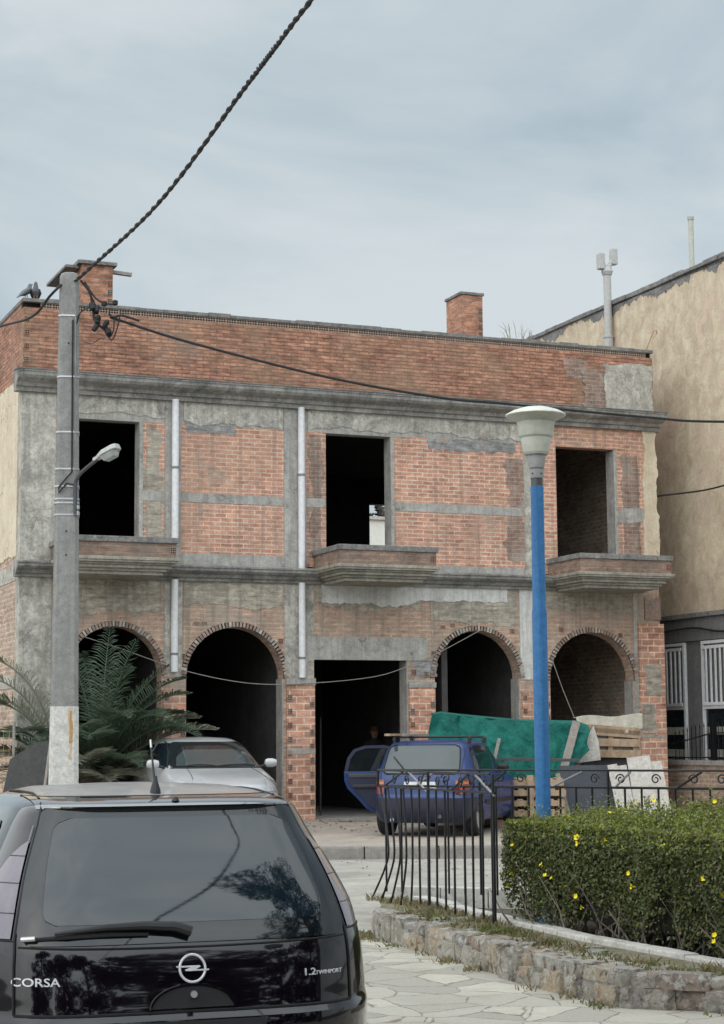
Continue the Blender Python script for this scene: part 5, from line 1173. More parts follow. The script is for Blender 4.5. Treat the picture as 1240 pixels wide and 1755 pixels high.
H2 = hedge('shrub_row', [(1.62, 15.35), (3.4, 13.7), (3.75, 14.2), (1.95, 15.75)], lambda u: .93 + .12 * np.clip(u * 3.4 + .1, 0, 1) - .05 * u, 17000, 'taller bright green shrubs behind the blue lamp post', 9, twigs=40)
# yellow flowers: five petals round a trumpet
def flower(h, p, s, rot):
    mb = MB()
    for k in range(5):
        a = 2 * math.pi * k / 5; ca, sa = math.cos(a), math.sin(a); l = s
        pts = [(0, 0, 0), (.5 * l, -.42 * l, .35 * l), (.92 * l, -.34 * l, .7 * l), (.95 * l, .30 * l, .66 * l), (.5 * l, .42 * l, .38 * l)]
        b0 = len(mb.v); mb.add([(x * ca - y * sa, x * sa + y * ca, z) for x, y, z in pts], [(0, 1, 2, 3, 4)])
    mb.lathe([(.12 * s, -.5 * s), (.2 * s, 0), (.3 * s, .15 * s)], n=8); return mb.build('flower', MAT['petal'], h, loc=p, rot=rot, recalc=False)
FL = [(888, 1450), (906, 1431), (965, 1476), (966, 1500), (979, 1504), (1012, 1540), (1019, 1559), (1031, 1400), (1036, 1412), (1096, 1478), (1097, 1502), (1178, 1480), (1200, 1508), (1179, 1590), (1180, 1602), (1032, 1405), (1050, 1388), (895, 1398), (1060, 1423), (873, 1520), (1135, 1425), (1210, 1430), (1028, 1418)]
rf = random.Random(8)
A_, B_ = Vector((1.13, 14.42, 0)), Vector((2.62, 11.25, 0)); nn_ = Vector((-.905, -.425, 0))
flower_uv = [(.03, .55), (.04, .85), (.16, .68), (.17, .58), (.20, .56), (.30, .42), (.32, .32), (.30, .98), (.31, .93), (.50, .70), (.51, .58), (.74, .72), (.80, .60), (.77, .25), (.775, .20), (.42, .98), (.02, .42), (.62, .97), (.90, .95), (.0, .68), (.36, .9), (.66, .45), (.56, .22)]
for u, h in flower_uv[:19]:
    p = A_.lerp(B_, u) + nn_ * (.055 + rf.uniform(-.01, .02)); p.z = .15 + .74 * h
    flower(H1, p, rf.uniform(.017, .025), (R(65) + rf.uniform(-.5, .5), rf.uniform(-.4, .4), R(-65) + rf.uniform(-.7, .7)))
for k in range(10):
    u = rf.uniform(.03, .95); v = rf.uniform(.05, .8); p = (A_.lerp(B_, u)).lerp(Vector((1.95, 15.1, 0)).lerp(Vector((4.6, 12.3, 0)), u), v); p.z = .97 + rf.uniform(0, .05)
    flower(H1, p, rf.uniform(.012, .02), (rf.uniform(-.6, .6), rf.uniform(-.6, .6), rf.uniform(0, 6)))
for k in range(5):
    p = Vector((1.7, 15.3, 0)).lerp(Vector((3.3, 13.75, 0)), rf.uniform(0, 1)); p.z = rf.uniform(.9, 1.1); flower(H2, p, .018, (R(60), 0, R(-50) + rf.uniform(-.8, .8)))

# weeds and dry grass on the wall top and along the joints
def tufts(name, spots, n, hgt, mat, spread=.05, seed=1):
    r = np.random.default_rng(seed); V = []; 
    for (x, y, z) in spots:
        k = int(n * r.uniform(.5, 1.5)); a = r.uniform(0, 2 * np.pi, k); b = np.c_[x + r.normal(0, spread, k), y + r.normal(0, spread, k), np.full(k, z)]
        h = hgt * r.uniform(.4, 1.3, k); lean = r.normal(0, .45, (k, 2)) * h[:, None]; w = .0035 + .004 * r.uniform(0, 1, k); dx = np.c_[np.cos(a) * w, np.sin(a) * w, np.zeros(k)]
        t = b + np.c_[lean, h]; m_ = b + np.c_[lean * .35, h * .6]; V.append(np.stack([b - dx, b + dx, m_ + dx, t, m_ - dx], 1))
    V = np.concatenate(V).reshape(-1, 3); nF = len(V) // 5; return mesh_np(name, V, np.arange(5 * nF).reshape(nF, 5), mat)
rt = random.Random(12); sp_w, sp_d = [], []
for i in range(70):
    p, d_ = at_len(rt.uniform(0, total * .9)); nin = Vector((-d_.y, d_.x, 0)); q = p + nin * rt.uniform(.2, .5); (sp_w if rt.random() < .6 else sp_d).append((q.x, q.y, .165))
for i in range(26): t = rt.random(); p = cA.lerp(cB, t); sp_d.append((p.x + rt.uniform(-.05, .08), p.y + rt.uniform(-.1, .1), .165))
for i in range(26): p, d_ = at_len(total * .85 * rt.random() ** 1.3); (sp_w if rt.random() < .5 else sp_d).append((p.x - .07 + rt.uniform(-.05, .03), p.y - .04, -.02))
for c in ((1.02, 13.75), (1.10, 13.6), (.92, 13.95), (1.06, 13.68)): 
    for i in range(7): sp_w.append((c[0] + rt.uniform(-.07, .07), c[1] + rt.uniform(-.1, .1), .165))
tag(tufts('weeds', sp_w, 26, .045, MAT['weed'], seed=2), kind='stuff'); tag(tufts('dry_grass', sp_d, 34, .06, MAT['dry_grass'], seed=3), kind='stuff')
tag(tufts('wall_weeds', [tuple(bw(u, -.02, 9.27)) for u in (4.35, 4.5, 4.6, 4.75)], 4, .30, MAT['dry_grass'], .05, 4), kind='stuff')

# ------------------------------------------------------------------ palm by the left arch
pal = empty('palm', (-4.4, 30.9, .16), 0, 'bushy young palm with long feathery fronds in front of the left arch', 'palm')
MB().lathe([(.30, 0), (.36, .3), (.34, .75), (.22, 1.0)], n=14).build('trunk', MAT['bark'], pal, smooth=True)
rp = random.Random(21)
def frond(az, el0, L, droop, mat, w=.46, o=(0, 0, 0)):
    n = 26; pts = []; p = Vector((0, 0, .85)) + Vector(o); el = el0; hd_ = Vector((math.cos(az), math.sin(az), 0)); ds = L / n
    for i in range(n + 1):
        pts.append(p.copy()); p = p + (hd_ * math.cos(el) + Vector((0, 0, math.sin(el)))) * ds; el -= droop / n * (.4 + 1.4 * i / n)
    mb = MB().tube(pts, [.022 * (1 - .85 * i / n) + .003 for i in range(n + 1)], 5, False); V = []
    side = Vector((-hd_.y, hd_.x, 0))
    for i in range(4, int(n * 2.0) + 1):
        t = i / int(n * 2.0); j = min(n - 1, int(t * n)); f = t * n - j; q = pts[j].lerp(pts[j + 1], f); tg = (pts[j + 1] - pts[j]).normalized(); up = side.cross(tg).normalized() * -1
        if up.z < 0: up = -up
        ll = w * math.sin(math.pi * min(1, .12 + .86 * t)) ** .6 * rp.uniform(.75, 1.12)
        for s in (-1, 1):
            dr_ = (side * s * .95 + tg * .52 + up * .42 + Vector((rp.uniform(-.14, .14), rp.uniform(-.14, .14), rp.uniform(-.2, .1)))).normalized(); e = q + dr_ * ll + Vector((0, 0, -.12 * ll)); wd = tg * .011
            m_ = q + dr_ * ll * .5 + Vector((0, 0, .02)); mb.add([q - wd * .6, q + wd * .6, m_ + wd, e, m_ - wd], [(0, 1, 2, 3, 4)])
    return mb.build('frond', MAT[mat], pal, recalc=False)
spec = [(150, 80, 2.5, .5, 'palm_leaf'), (8, 50, 2.0, .9, 'palm_dry'), (-8, 38, 2.15, .75, 'palm_dry'), (20, 60, 2.0, 1.2, 'palm_leaf'), (-40, 62, 2.1, 1.5, 'palm_leaf'), (-70, 68, 2.0, 1.6, 'palm_leaf'),
  (85, 84, 2.6, .4, 'palm_leaf'), (60, 79, 2.5, .5, 'palm_leaf'), (120, 77, 2.45, .7, 'palm_leaf'), (-100, 60, 1.9, 1.6, 'palm_leaf'), (-130, 52, 1.9, 1.7, 'palm_leaf'), (-15, 68, 2.2, 1.2, 'palm_leaf'), (-25, 20, 2.0, .7, 'palm_dry'), (-60, 26, 1.8, .9, 'palm_leaf'), (-95, 28, 1.8, 1.0, 'palm_dry'),
  (-150, 20, 1.8, 1.0, 'palm_dry'), (30, 26, 1.9, .8, 'palm_leaf'), (0, 8, 1.6, .5, 'palm_dry'), (-45, 6, 1.6, .4, 'palm_dry'), (-80, 4, 1.5, .3, 'palm_dry'), (-120, 0, 1.4, .3, 'palm_dry'), (40, 66, 2.5, 1.0, 'palm_leaf'), (100, 64, 2.3, 1.3, 'palm_leaf'), (-30, 46, 2.2, 1.1, 'palm_leaf'), (-85, 46, 2.0, 1.2, 'palm_leaf'), (10, 74, 2.2, .7, 'palm_leaf'), (-10, 52, 2.1, 1.5, 'palm_leaf'), (-55, 76, 2.2, .9, 'palm_leaf')]
for az, el, L, dp, m in spec: frond(R(az) + rp.uniform(-.1, .1), R(el), L, dp, m, .56 if m == 'palm_dry' else .48)
# the offset sucker whose fronds arch out to the left of the pole
for az, el, L, dp, m in ((178, 89, 3.9, 2.7, 'palm_dry'), (186, 84, 3.6, 2.9, 'palm_dry'), (168, 76, 2.5, 2.3, 'palm_dry'), (200, 80, 2.6, 2.4, 'palm_dry'), (200, 58, 1.5, 1.6, 'palm_leaf'), (170, 38, 1.5, 1.3, 'palm_dry'), (-120, 60, 1.6, 1.6, 'palm_leaf'), (185, 15, 1.2, .8, 'palm_dry'), (-150, 35, 1.3, 1.2, 'palm_dry')):
    frond(R(az) + rp.uniform(-.08, .08), R(el), L, dp, m, .44, (-.75, -.1, .05))
MB().lathe([(.18, 0), (.2, .4), (.15, .85)], (-.7, -.1, 0), 12).build('trunk', MAT['bark'], pal, smooth=True)

# ------------------------------------------------------------------ left edge: wire fence and a leaning sheet
wf = empty('wire_fence', (-6.6, 29.3, .155), R(6), 'rusty wire mesh fence on thin posts at the left of the palm', 'fence')
for x in (0, 1.05): MB().tube([(x, 0, 0), (x, 0, 1.75)], .022, 8).build('post', MAT['wood_grey'], wf)
mb = MB()
for i in range(24): mb.tube([(-1.0 + i * .09, 0, .02), (-1.0 + i * .09, 0, 1.6)], .0035, 4, False)
for j in range(17): mb.tube([(-1.0, 0, .03 + j * .098), (1.08, 0, .03 + j * .098)], .0035, 4, False)
mb.build('wire_mesh', MAT['rust'], wf)
for z in (1.62, 1.25): MB().tube([(-1.5, .02, z), (1.6, .02, z + .02)], .006, 5).build('wire', MAT['cable'], wf)
o = MB().prism([(0, 0), (.88, 0), (.90, 1.50), (.55, 1.42), (.17, 1.18), (.08, .7)], -.02, .02).build('leaning_sheet', MAT['board_dark'], loc=(-5.72, 29.0, .15), rot=(R(-8), 0, R(4)), bevel=.005)
tag(o, 'dark weathered sheet with a slanted top leaning beside the whitewashed pole foot', 'sheet')
o = MB().tube([(0, 0, 0), (.16, .1, 1.45)], .022, 8).build('leaning_stake', MAT['wood_grey'], loc=(-5.05, 28.85, .15)); tag(o, 'thin pale stake leaning on the dark sheet by the pole', 'stake')

# ------------------------------------------------------------------ the heap in front of the right arches
def at(px_u, v, z=0.0): return bw(px_u, v, z)
G = .155
# tarpaulin over a stack: draped sheet from the stack's back edge over the front
rows = []; rq = random.Random(4)
x0, x1 = 1.14, 3.72
for j in range(46):
    row = []
    for i in range(121):
        u = i / 120; x = x0 + (x1 - x0) * u; t = j / 45
        ztop = 2.03 - .19 * u - .045 * math.sin(math.pi * u) - .05 * max(0, u - .95) / .05
        from_n = __import__('mathutils').noise.noise; fold = .10 * from_n(Vector((u * 5, t * 1.1, 0))) * t + .055 * from_n(Vector((u * 13 + t * 2, t * 2.5, 4))) + .03 * from_n(Vector((u * 25, t * 7 - u * 9, 8))) - .05 * math.exp(-((u - .17 - .02 * t) / .012) ** 2) - .085 * (abs(from_n(Vector((u * 8 + t * 1.5, t * .9, 2)))) + .7 * abs(from_n(Vector((u * 6 - t * 4, t * 3, 6))))) * min(1, t * 2)
        if t < .28: y = 31.55 - .75 * (t / .28) ** .8; z = ztop + .02 * math.sin(t * 14) - .02 * math.sin(u * 13) * t
        else:
            s = (t - .28) / .72; y = 30.80 - .10 * s - fold - .10 * math.sin(s * 2); zb = .95 + .12 * math.sin(u * 7) + (.35 * max(0, u - .8) / .2); z = ztop - (ztop - zb) * s
        edge_ = .14 * max(0, 1 - u / .05) + .0
        row.append((x + .03 * math.sin(t * 9 + u * 4) - (.08 * t if u < .02 else 0), y, z - edge_ * .3))
    rows.append(row)
tp = MB().grid(rows).build('green_tarpaulin', MAT['tarp'], smooth=True, recalc=False, angle=70); tag(tp, 'big green tarpaulin draped over a stack between the two right arches', 'tarpaulin')
sm_ = tp.modifiers.new('thick', 'SOLIDIFY'); sm_.thickness = .006
st = MB()
for z in (0, .32, .64, .96, 1.28): st.span(1.24, 3.6, 30.95, 31.6, G + z, G + z + .28)
st = st.build('timber_stack', MAT['wood'], bevel=.01); tag(st, 'stack of timber bundles hidden under the green tarpaulin', 'timber stack')
MB().span(1.2, 3.66, 30.9, 31.62, G + 1.57, G + 1.62).build('cover_board', MAT['board_dark'], st)
# pale cloth and what it hangs over
rows = []
for j in range(14):
    row = []
    for i in range(31):
        u = i / 30; t = j / 13; x = 3.62 + 1.12 * u; zt = 1.93 + .03 * u - .10 * max(0, .15 - u) + .02 * math.sin(u * 8); fold = .03 * math.sin(u * 26 + t) * t
        zb = 1.66 + .10 * math.sin(u * 5 + 1) + .1 * u - (.42 * max(0, .16 - u) / .16)
        y = (32.0 - .5 * t / .3) if t < .3 else 31.5 - fold - .02 * t; z = zt if t < .3 else zt - (zt - zb) * (t - .3) / .7
        row.append((x, y, z))
    rows.append(row)
cl = MB().grid(rows).build('pale_cloth', MAT['cloth'], smooth=True, recalc=False, angle=70); tag(cl, 'cream cloth hung over the timber panel right of the green tarpaulin', 'cloth'); cl.modifiers.new('thick', 'SOLIDIFY').thickness = .006
def wood_panel(x0, z0, w, h, y, label):  # a timber panel of boards on battens
    c = empty('timber_panel', (x0, y, z0), R(4), label, 'timber panel')
    for z in (0, h * .36, h * .68, h - .12):
        MB().box((w / 2 + random.uniform(-.02, .02), 0, z + .06), (w, .028, .13), (0, R(random.uniform(-2, 2)), 0)).build('board', MAT['wood'], c, bevel=.004)
    for x in (.06, w * .46, w - .07): MB().box((x, .035, h / 2), (.09, .04, h)).build('batten', MAT['wood'], c, bevel=.004)
    MB().box((w * .5, .08, h / 2), (w * .98, .02, h * .96)).build('back_sheet', MAT['wood_grey'], c); return c
c = wood_panel(3.76, 1.27, .92, .52, 31.42, 'brown timber panel hanging below the cream cloth'); c.rotation_euler = (0, R(3), R(4))
ct = MB().span(3.72, 4.68, 31.56, 32.05, G, 1.90).build('storage_box', MAT['board_dark'], bevel=.01); tag(ct, 'dark storage box behind the brown timber panel and cream cloth', 'box')
o = MB().box((0, 0, 0), (.13, .03, 1.15), (R(-6), R(17), 0)).build('leaning_plank', MAT['wood_grey'], loc=(3.36, 30.62, 1.30)); tag(o, 'weathered plank leaning against the right end of the green tarpaulin', 'plank')
o = MB().prism([(0, 0), (.42, .05), (.40, .35), (.32, .62), (.22, .45), (.10, .3)], -.01, .01).build('white_sheet', MAT['board_white'], loc=(3.52, 30.9, 1.16), rot=(R(-6), 0, 0)); tag(o, 'torn white sheet between the tarpaulin and the brown timber panel', 'sheet')
o = MB().box((0, 0, 0), (1.02, .03, 1.0), (R(-14), 0, 0)).build('dark_panel', MAT['slate'], loc=(3.72, 30.45, .64), bevel=.004); tag(o, 'dark slate blue panel leaning below the brown timber panel', 'panel')
o = MB().box((0, 0, 0), (1.5, .02, .05), (0, R(1.5), 0)).build('metal_bar', MAT['grey_metal'], loc=(2.75, 30.1, 1.235), bevel=.004); tag(o, 'long grey bar lying across the front of the green tarpaulin', 'bar')
for k, (x, w, h, tz) in enumerate(((4.22, .16, 1.02, -9), (4.36, .15, 1.0, -8), (4.62, .38, 1.14, -6), (4.92, .22, 1.06, -8))):
    o = MB().box((0, 0, h / 2), (w, .025, h)).build('white_board', MAT['board_white'], loc=(x, 30.20 + .03 * k, G), rot=(R(-12), R(tz), 0), bevel=.004)
    tag(o, ('narrow white board with a notched top leaning beside the dark panel', 'second narrow white board from the dark panel', 'widest white board in the leaning row', 'white board nearest the brick corner pier')[k], 'board', 'white boards leaning in front of the right arch')
def pallet(name, loc, rz, label, tilt=0, group='pallets behind the fence'):
    p = empty(name, loc, rz, label, 'pallet', group); p.rotation_euler = (tilt, 0, rz)
    for z in (.0, .40, .80): MB().box((.5, 0, .06 + z), (1.0, .11, .10)).build('stringer', MAT['wood'], p, bevel=.004)
    for i in range(6): MB().box((.07 + i * .172, -.068, .46), (.115, .022, .92)).build('deck_board', MAT['wood'], p, bevel=.003)
    return p
def pallet_flat(loc, rz, label):
    p = empty('pallet', loc, rz, label, 'pallet', 'pallets behind the fence')
    for y in (0, .38, .76): MB().box((.55, y, .065), (1.1, .09, .09)).build('stringer', MAT['wood'], p, bevel=.004)
    for i in range(7): MB().box((.06 + i * .163, .38, .122), (.10, .85, .022)).build('deck_board', MAT['wood'], p, bevel=.003)
    for i in range(3): MB().box((.06 + i * .49, .38, .010), (.10, .85, .02)).build('bottom_board', MAT['wood'], p, bevel=.003)
    return p
labs = ['lowest wooden pallet of the stack beside the blue hatchback', 'second wooden pallet from the ground beside the blue hatchback', 'third wooden pallet from the ground below the green tarpaulin', 'fourth wooden pallet from the ground below the green tarpaulin', 'topmost wooden pallet of the stack below the green tarpaulin']
for k in range(5): pallet_flat((2.12 + .03 * math.sin(k * 3), 29.85 + .02 * math.cos(k * 5), G + k * .162), R(-2 + (k % 3)), labs[k])
o = MB().box((0, 0, 0), (.05, .06, .62), (R(-4), R(14), 0)).build('short_post', MAT['wood_grey'], loc=(2.10, 29.75, 1.28)); tag(o, 'short grey stick standing beside the mirror of the blue hatchback', 'stick')
o = MB().box((0, 0, 0), (.10, .07, .66)).build('upright_post', MAT['wood'], loc=(2.66, 29.78, .66), bevel=.004); tag(o, 'upright brown post standing against the pallet stack left of the lamp post', 'post')
o = MB().box((0, 0, 0), (.07, .05, .8), (0, R(-14), 0)).build('leaning_batten', MAT['wood_grey'], loc=(3.22, 30.0, .62)); tag(o, 'grey batten leaning on the left edge of the dark panel', 'batten')
# ------------------------------------------------------------------ person in the doorway
def skin_body(name, joints, bones, mat, parent, root=0, sub=2):
    me = bpy.data.meshes.new(name); me.from_pydata([j[0] for j in joints], bones, []); o = bpy.data.objects.new(name, me); COL.objects.link(o)
    md = o.modifiers.new('skin', 'SKIN'); md.use_smooth_shade = True
    lay = me.skin_vertices[0].data if me.skin_vertices else None
    if lay is None:
        bm = bmesh.new(); bm.from_mesh(me); bm.verts.layers.skin.verify(); bm.to_mesh(me); bm.free(); lay = me.skin_vertices[0].data
    for i, j in enumerate(joints): lay[i].radius = (j[1], j[2] if len(j) > 2 else j[1]); lay[i].use_root = i == root
    o.modifiers.new('sub', 'SUBSURF').levels = sub; o.modifiers['sub'].render_levels = sub
    dg = bpy.context.evaluated_depsgraph_get(); m2 = bpy.data.meshes.new_from_object(o.evaluated_get(dg)); o.modifiers.clear(); o.data = m2
    m2.polygons.foreach_set('use_smooth', [True] * len(m2.polygons)); m2.materials.clear(); m2.materials.append(MAT[mat])
    if parent: o.parent = parent
    return o
pp = bw(2.62, 2.9, FLOOR)
man = empty('person', pp, R(20), 'person in dark clothes and reddish cap in the doorway behind the open car door', 'person')
J = [((0, 0, .86), .14, .11), ((0, -.01, 1.05), .135, .10), ((0, -.02, 1.25), .16, .11), ((0, -.03, 1.36), .12, .09), ((0, -.05, 1.42), .055), ((0, -.08, 1.50), .085, .095), ((0, -.085, 1.58), .08, .09), ((0, -.07, 1.635), .05),
     ((.16, -.03, 1.33), .062), ((.22, -.06, 1.08), .046), ((.14, -.27, .98), .038), ((.10, -.34, .97), .036), ((-.16, -.03, 1.33), .062), ((-.23, -.04, 1.07), .046), ((-.17, -.24, .95), .038), ((-.13, -.31, .94), .036),
     ((.09, 0, .80), .092), ((.10, -.02, .46), .066), ((.10, .02, .09), .048), ((.11, -.12, .035), .036, .05), ((-.09, 0, .80), .092), ((-.11, -.03, .46), .066), ((-.11, .02, .09), .048), ((-.12, -.12, .035), .036, .05)]
Bn = [(0, 1), (1, 2), (2, 3), (3, 4), (4, 5), (5, 6), (6, 7), (3, 8), (8, 9), (9, 10), (10, 11), (3, 12), (12, 13), (13, 14), (14, 15), (0, 16), (16, 17), (17, 18), (18, 19), (0, 20), (20, 21), (21, 22), (22, 23)]
bd = skin_body('body', J, Bn, 'dark_cloth', man)
hm_ = MB().lathe([(0, -.115), (.045, -.10), (.068, -.05), (.078, 0), (.077, .05), (.06, .09), (0, .11)], n=20)
hm_.v = [(v[0] * .95, v[1] * 1.12 - (.016 if abs(v[0]) < .02 and v[1] < -.05 and -.03 < v[2] < .0 else 0), v[2]) for v in hm_.v]
fc = hm_.build('face', MAT['skin'], man, smooth=True, loc=(0, -.10, 1.545))
MB().tube([(0, -.085, .02), (0, -.108, -.012), (0, -.088, -.02)], [.008, .013, .008], 8).build('nose', MAT['skin'], fc, smooth=True)
for s in (-1, 1):
    MB().lathe([(0, -.006), (.010, 0), (0, .006)], n=10).build('eye', MAT['hair'], fc, smooth=True, loc=(s * .03, -.083, .018)); MB().lathe([(0, -.02), (.012, -.01), (.014, .01), (0, .02)], n=8).build('ear', MAT['skin'], fc, smooth=True, loc=(s * .076, .005, .0))
MB().tube([(-.022, -.082, -.048), (0, -.088, -.050), (.022, -.082, -.048)], .004, 6).build('mouth', MAT['red_cloth'], fc)
cp = MB().lathe([(.086, 0), (.088, .035), (.074, .075), (.03, .095), (0, .098)], n=24); cp.v = [(v[0] * .97, v[1] * 1.12, v[2]) for v in cp.v]
cp = cp.build('cap', MAT['red_cloth'], man, smooth=True, loc=(0, -.095, 1.585)); MB().prism([(-.07, -.085), (-.05, -.15), (0, -.165), (.05, -.15), (.07, -.085)], -.004, .006, 'XY').build('cap_peak', MAT['red_cloth'], cp)
for sx, hx, hz in ((1, .10, .97), (-1, -.13, .94)):
    hd2 = MB().box((hx, -.37, hz), (.075, .09, .03)).build('hand', MAT['skin'], man, bevel=.012)
    for q in range(4): MB().tube([(hx - .03 + q * .02, -.41, hz), (hx - .03 + q * .02, -.45 + .004 * abs(q - 1.5), hz - .012), (hx - .028 + q * .019, -.465 + .006 * abs(q - 1.5), hz - .038)], [.009, .0085, .007], 7).build('finger', MAT['skin'], hd2, smooth=True)
    MB().tube([(hx - sx * .035, -.36, hz), (hx - sx * .058, -.39, hz - .012), (hx - sx * .05, -.415, hz - .022)], [.011, .010, .008], 7).build('thumb', MAT['skin'], hd2, smooth=True)

# ------------------------------------------------------------------ pigeons on the left parapet corner
MAT['feather'] = surf('pigeon_grey', (.16, .165, .18), (.11, .115, .13), 25, .7); MAT['feather_dark'] = surf('pigeon_dark', (.05, .055, .07), (.035, .05, .05), 25, .6)
for k, (u, rz, lab) in enumerate(((-5.06, -62, 'grey pigeon facing away with its tail over the parapet corner'), (-4.88, 168, 'grey pigeon sitting upright right of the other pigeon'))):
    pg = empty('pigeon', bw(u, .10, 9.27), BA + R(rz), lab, 'pigeon', 'pigeons on the parapet corner')
    skin_body('body', [((0, .01, .09), .056, .05), ((0, .055, .125), .05, .046), ((0, -.045, .06), .042, .032), ((0, -.105, .02), .026, .012), ((0, -.15, -.015), .022, .008), ((0, .075, .175), .032), ((0, .085, .212), .028), ((0, .10, .222), .02)], [(0, 1), (0, 2), (2, 3), (3, 4), (1, 5), (5, 6), (6, 7)], 'feather', pg)
    MB().lathe([(.007, 0), (0, .025)], (0, 0, 0), 8, 'Y').build('beak', MAT['feather_dark'], pg, loc=(0, .118, .220))
    pg.scale = (1.25, 1.25, 1.25)
    for s in (-1, 1):
        wg = MB().tube([(s * .046, .05, .13), (s * .056, .0, .09), (s * .04, -.06, .045), (s * .02, -.11, .015)], [.018, .028, .02, .006], 8); wg.build('wing', MAT['feather_dark'], pg, smooth=True)
        MB().tube([(s * .02, .02, .05), (s * .02, .025, 0)], .005, 6).build('leg', MAT['rust'], pg)

# ------------------------------------------------------------------ beyond the back window, and behind the viewer (mirrored in the car)
MAT['white_wall'] = surf('white_wall', (.80, .78, .70), (.74, .72, .64), 2, .9)
wb = empty('white_house', bw(9, 22, 0), BA, 'white house wall seen through the empty middle window', 'house')
MB().span(-9, 9, 0, 6, 0, 8.45).build('wall', MAT['white_wall'], wb); MB().span(-9.1, 9.1, -.1, 6.1, 8.45, 8.55).build('roof_slab', MAT['board_white'], wb)
def tree(loc, h, cr, n, label, name='tree', seed=0, crown_base=.45, mat='pine_leaf', flat=.55, lf=.22):
    t = empty(name, loc, 0, label, 'tree'); r = np.random.default_rng(seed); rr = random.Random(seed)
    top = h * .86; MB().tube([(0, 0, -.2), (.15, .1, h * .3), (-.1, .15, h * .6), (.1, 0, top)], [.26, .2, .14, .05], 10).build('trunk', MAT['bark'], t, smooth=True)
    cs = []; mb = MB()
    for i in range(34):
        z = h * rr.uniform(crown_base, 1.0); f = 1 - abs((z / h - crown_base) / (1 - crown_base) - .4) * 1.0; a = rr.uniform(0, 6.28); d_ = cr * max(.15, f) * rr.uniform(.35, 1.0)
        c = (math.cos(a) * d_, math.sin(a) * d_, z); cs.append((c, rr.uniform(.5, 1.0) * cr * .34)); mb.tube([(0, 0, z * .8), (c[0] * .5, c[1] * .5, z * .93), c], [.07, .045, .02], 6)
    mb.build('limbs', MAT['bark'], t); P = []
    for c, s in cs:
        m = n // len(cs); q = r.normal(size=(m, 3)); q /= np.linalg.norm(q, axis=1)[:, None]; q *= (r.uniform(.35, 1.0, m) ** .5)[:, None] * s; q[:, 2] *= flat; P.append(q + np.array(c))
    leaves('crown', np.concatenate(P), lf, MAT[mat], t, seed=seed, ratio=.45); return t
tree(bw(15, 31, 0), 12.5, 4.2, 5000, 'dark tree behind the white house wall, seen through the empty window', seed=3, crown_base=.2)
tree(bw(10.5, 31, 0), 13, 4.4, 5000, 'dark tree above the white wall, seen through the middle window', seed=5, crown_base=.3)
# ------------------------------------------------------------------ trees mirrored in the car, sky, sun, camera
tree((6.5, 4.6, 0), 13.4, 3.9, 26000, 'broad dark pine beside the viewer, mirrored in the rear window', 'pine_tree', 31, .42, flat=.5, lf=.16)
labs_ = ('round tree added left behind the viewer to darken the car', 'dense tree added next to the round one to darken the car', 'taller tree added straight behind the viewer to darken the car', 'bushy tree added between two taller ones to darken the car', 'wide tree added right behind the viewer to darken the car', 'tree added far right of the viewer to darken the car')
for k, (x, y, h, c) in enumerate(((-6.5, -6.0, 8, 3.8), (-1.8, -8.2, 8, 4.2), (2.7, -8.8, 9, 4.2), (6.6, -7.2, 9, 4.2), (9.8, -4.2, 9, 4.2), (12.2, .2, 9, 4.2))):
    tree((x, y, 0), h, c, 7000, labs_[k], 'tree', 40 + k, .06, lf=.4, flat=.8)  # unseen trees added to darken the reflections in the black car paint
w = bpy.data.worlds.new('World'); scene.world = w; w.use_nodes = True; nt = w.node_tree; nt.nodes.clear()
def wn(ty, **k):
    x = nt.nodes.new(ty)
    for a, v in k.items(): setattr(x, a, v)
    return x
SUN_EL, SUN_AZ = R(42), R(222)
sky = wn('ShaderNodeTexSky', sky_type='NISHITA', sun_disc=False, sun_elevation=SUN_EL, sun_rotation=SUN_AZ, dust_density=3.0, air_density=1.2)
tc = wn('ShaderNodeTexCoord'); mp = wn('ShaderNodeMapping'); mp.inputs['Scale'].default_value = (1.0, 1.0, 2.1); nt.links.new(tc.outputs['Generated'], mp.inputs[0])
n1 = wn('ShaderNodeTexNoise'); n1.inputs['Scale'].default_value = 3.3; n1.inputs['Detail'].default_value = 9; n1.inputs['Roughness'].default_value = .55; n1.inputs['Distortion'].default_value = .5; nt.links.new(mp.outputs[0], n1.inputs['Vector'])
rp_ = wn('ShaderNodeValToRGB'); cr = rp_.color_ramp; cr.elements[0].position = .36; cr.elements[0].color = (2.95, 3.62, 4.02, 1); cr.elements[1].position = .64; cr.elements[1].color = (4.6, 4.98, 5.12, 1); nt.links.new(n1.outputs['Fac'], rp_.inputs[0])
mx = wn('ShaderNodeMix', data_type='RGBA'); mx.inputs[0].default_value = .90; nt.links.new(sky.outputs[0], mx.inputs[6]); nt.links.new(rp_.outputs[0], mx.inputs[7])
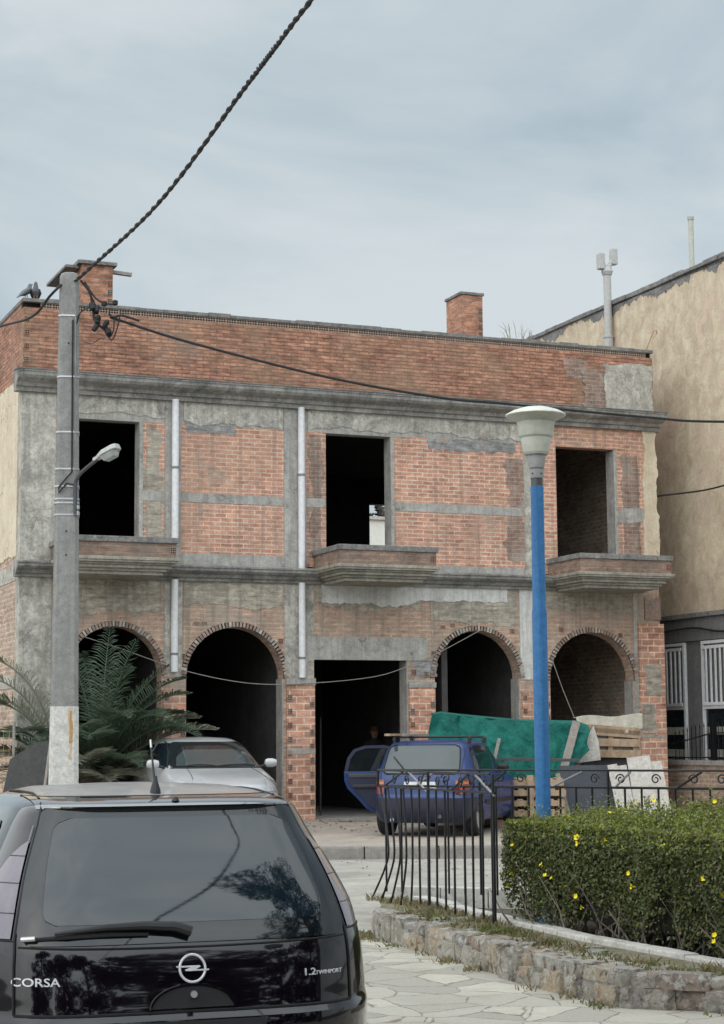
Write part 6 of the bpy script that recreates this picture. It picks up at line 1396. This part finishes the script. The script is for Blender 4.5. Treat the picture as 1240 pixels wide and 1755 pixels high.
# the overcast is brightest round the hidden sun, behind the viewer
gl_ = wn('ShaderNodeVectorMath', operation='DOT_PRODUCT'); gl_.inputs[1].default_value = (math.sin(R(195)) * math.cos(R(55)), math.cos(R(195)) * math.cos(R(55)), math.sin(R(55))); nt.links.new(tc.outputs['Generated'], gl_.inputs[0])
gr = wn('ShaderNodeMapRange', interpolation_type='SMOOTHSTEP'); gr.inputs['From Min'].default_value = .15; gr.inputs['From Max'].default_value = 1.0; gr.inputs['To Min'].default_value = 1.0; gr.inputs['To Max'].default_value = 2.25; nt.links.new(gl_.outputs['Value'], gr.inputs['Value'])
sc2 = wn('ShaderNodeVectorMath', operation='SCALE'); nt.links.new(mx.outputs[2], sc2.inputs[0]); nt.links.new(gr.outputs[0], sc2.inputs['Scale'])
bg = wn('ShaderNodeBackground'); bg.inputs['Strength'].default_value = .10; nt.links.new(sc2.outputs[0], bg.inputs[0]); ow = wn('ShaderNodeOutputWorld'); nt.links.new(bg.outputs[0], ow.inputs[0])
sl_ = bpy.data.lights.new('sun', 'SUN'); sl_.energy = 1.5; sl_.angle = R(172); sl_.color = (1, .985, .965); so_ = bpy.data.objects.new('sun', sl_); COL.objects.link(so_)
# sky rotation 0 puts the sun towards +Y, growing clockwise seen from above
sd = Vector((math.sin(SUN_AZ) * math.cos(SUN_EL), math.cos(SUN_AZ) * math.cos(SUN_EL), math.sin(SUN_EL))); so_.rotation_euler = sd.to_track_quat('Z', 'Y').to_euler()
cam = bpy.data.cameras.new('camera'); co = bpy.data.objects.new('camera', cam); COL.objects.link(co); scene.camera = co
cam.sensor_fit = 'HORIZONTAL'; cam.sensor_width = 36; cam.lens = 36 * 3150 / 1240; cam.clip_end = 2000; cam.clip_start = .05
pitch = math.atan((1265 - 877.5) / 3150); roll = -.008
f_ = Vector((0, math.cos(pitch), math.sin(pitch))); u_ = Vector((0, -math.sin(pitch), math.cos(pitch))); r_ = Vector((1, 0, 0))
c_, s_ = math.cos(roll), math.sin(roll); rr_ = r_ * c_ + u_ * s_; uu_ = u_ * c_ - r_ * s_
m = Matrix((rr_, uu_, -f_)).transposed().to_4x4(); m.translation = Vector((0, 0, EYE)); co.matrix_world = m
scene.view_settings.view_transform = 'Standard'; scene.view_settings.look = 'None'; scene.view_settings.exposure = 0.55; scene.view_settings.gamma = 1
scene.render.engine = 'CYCLES'; scene.cycles.use_denoising = True; scene.cycles.max_bounces = 6; scene.cycles.diffuse_bounces = 3; scene.cycles.use_adaptive_sampling = True; scene.cycles.adaptive_threshold = .02
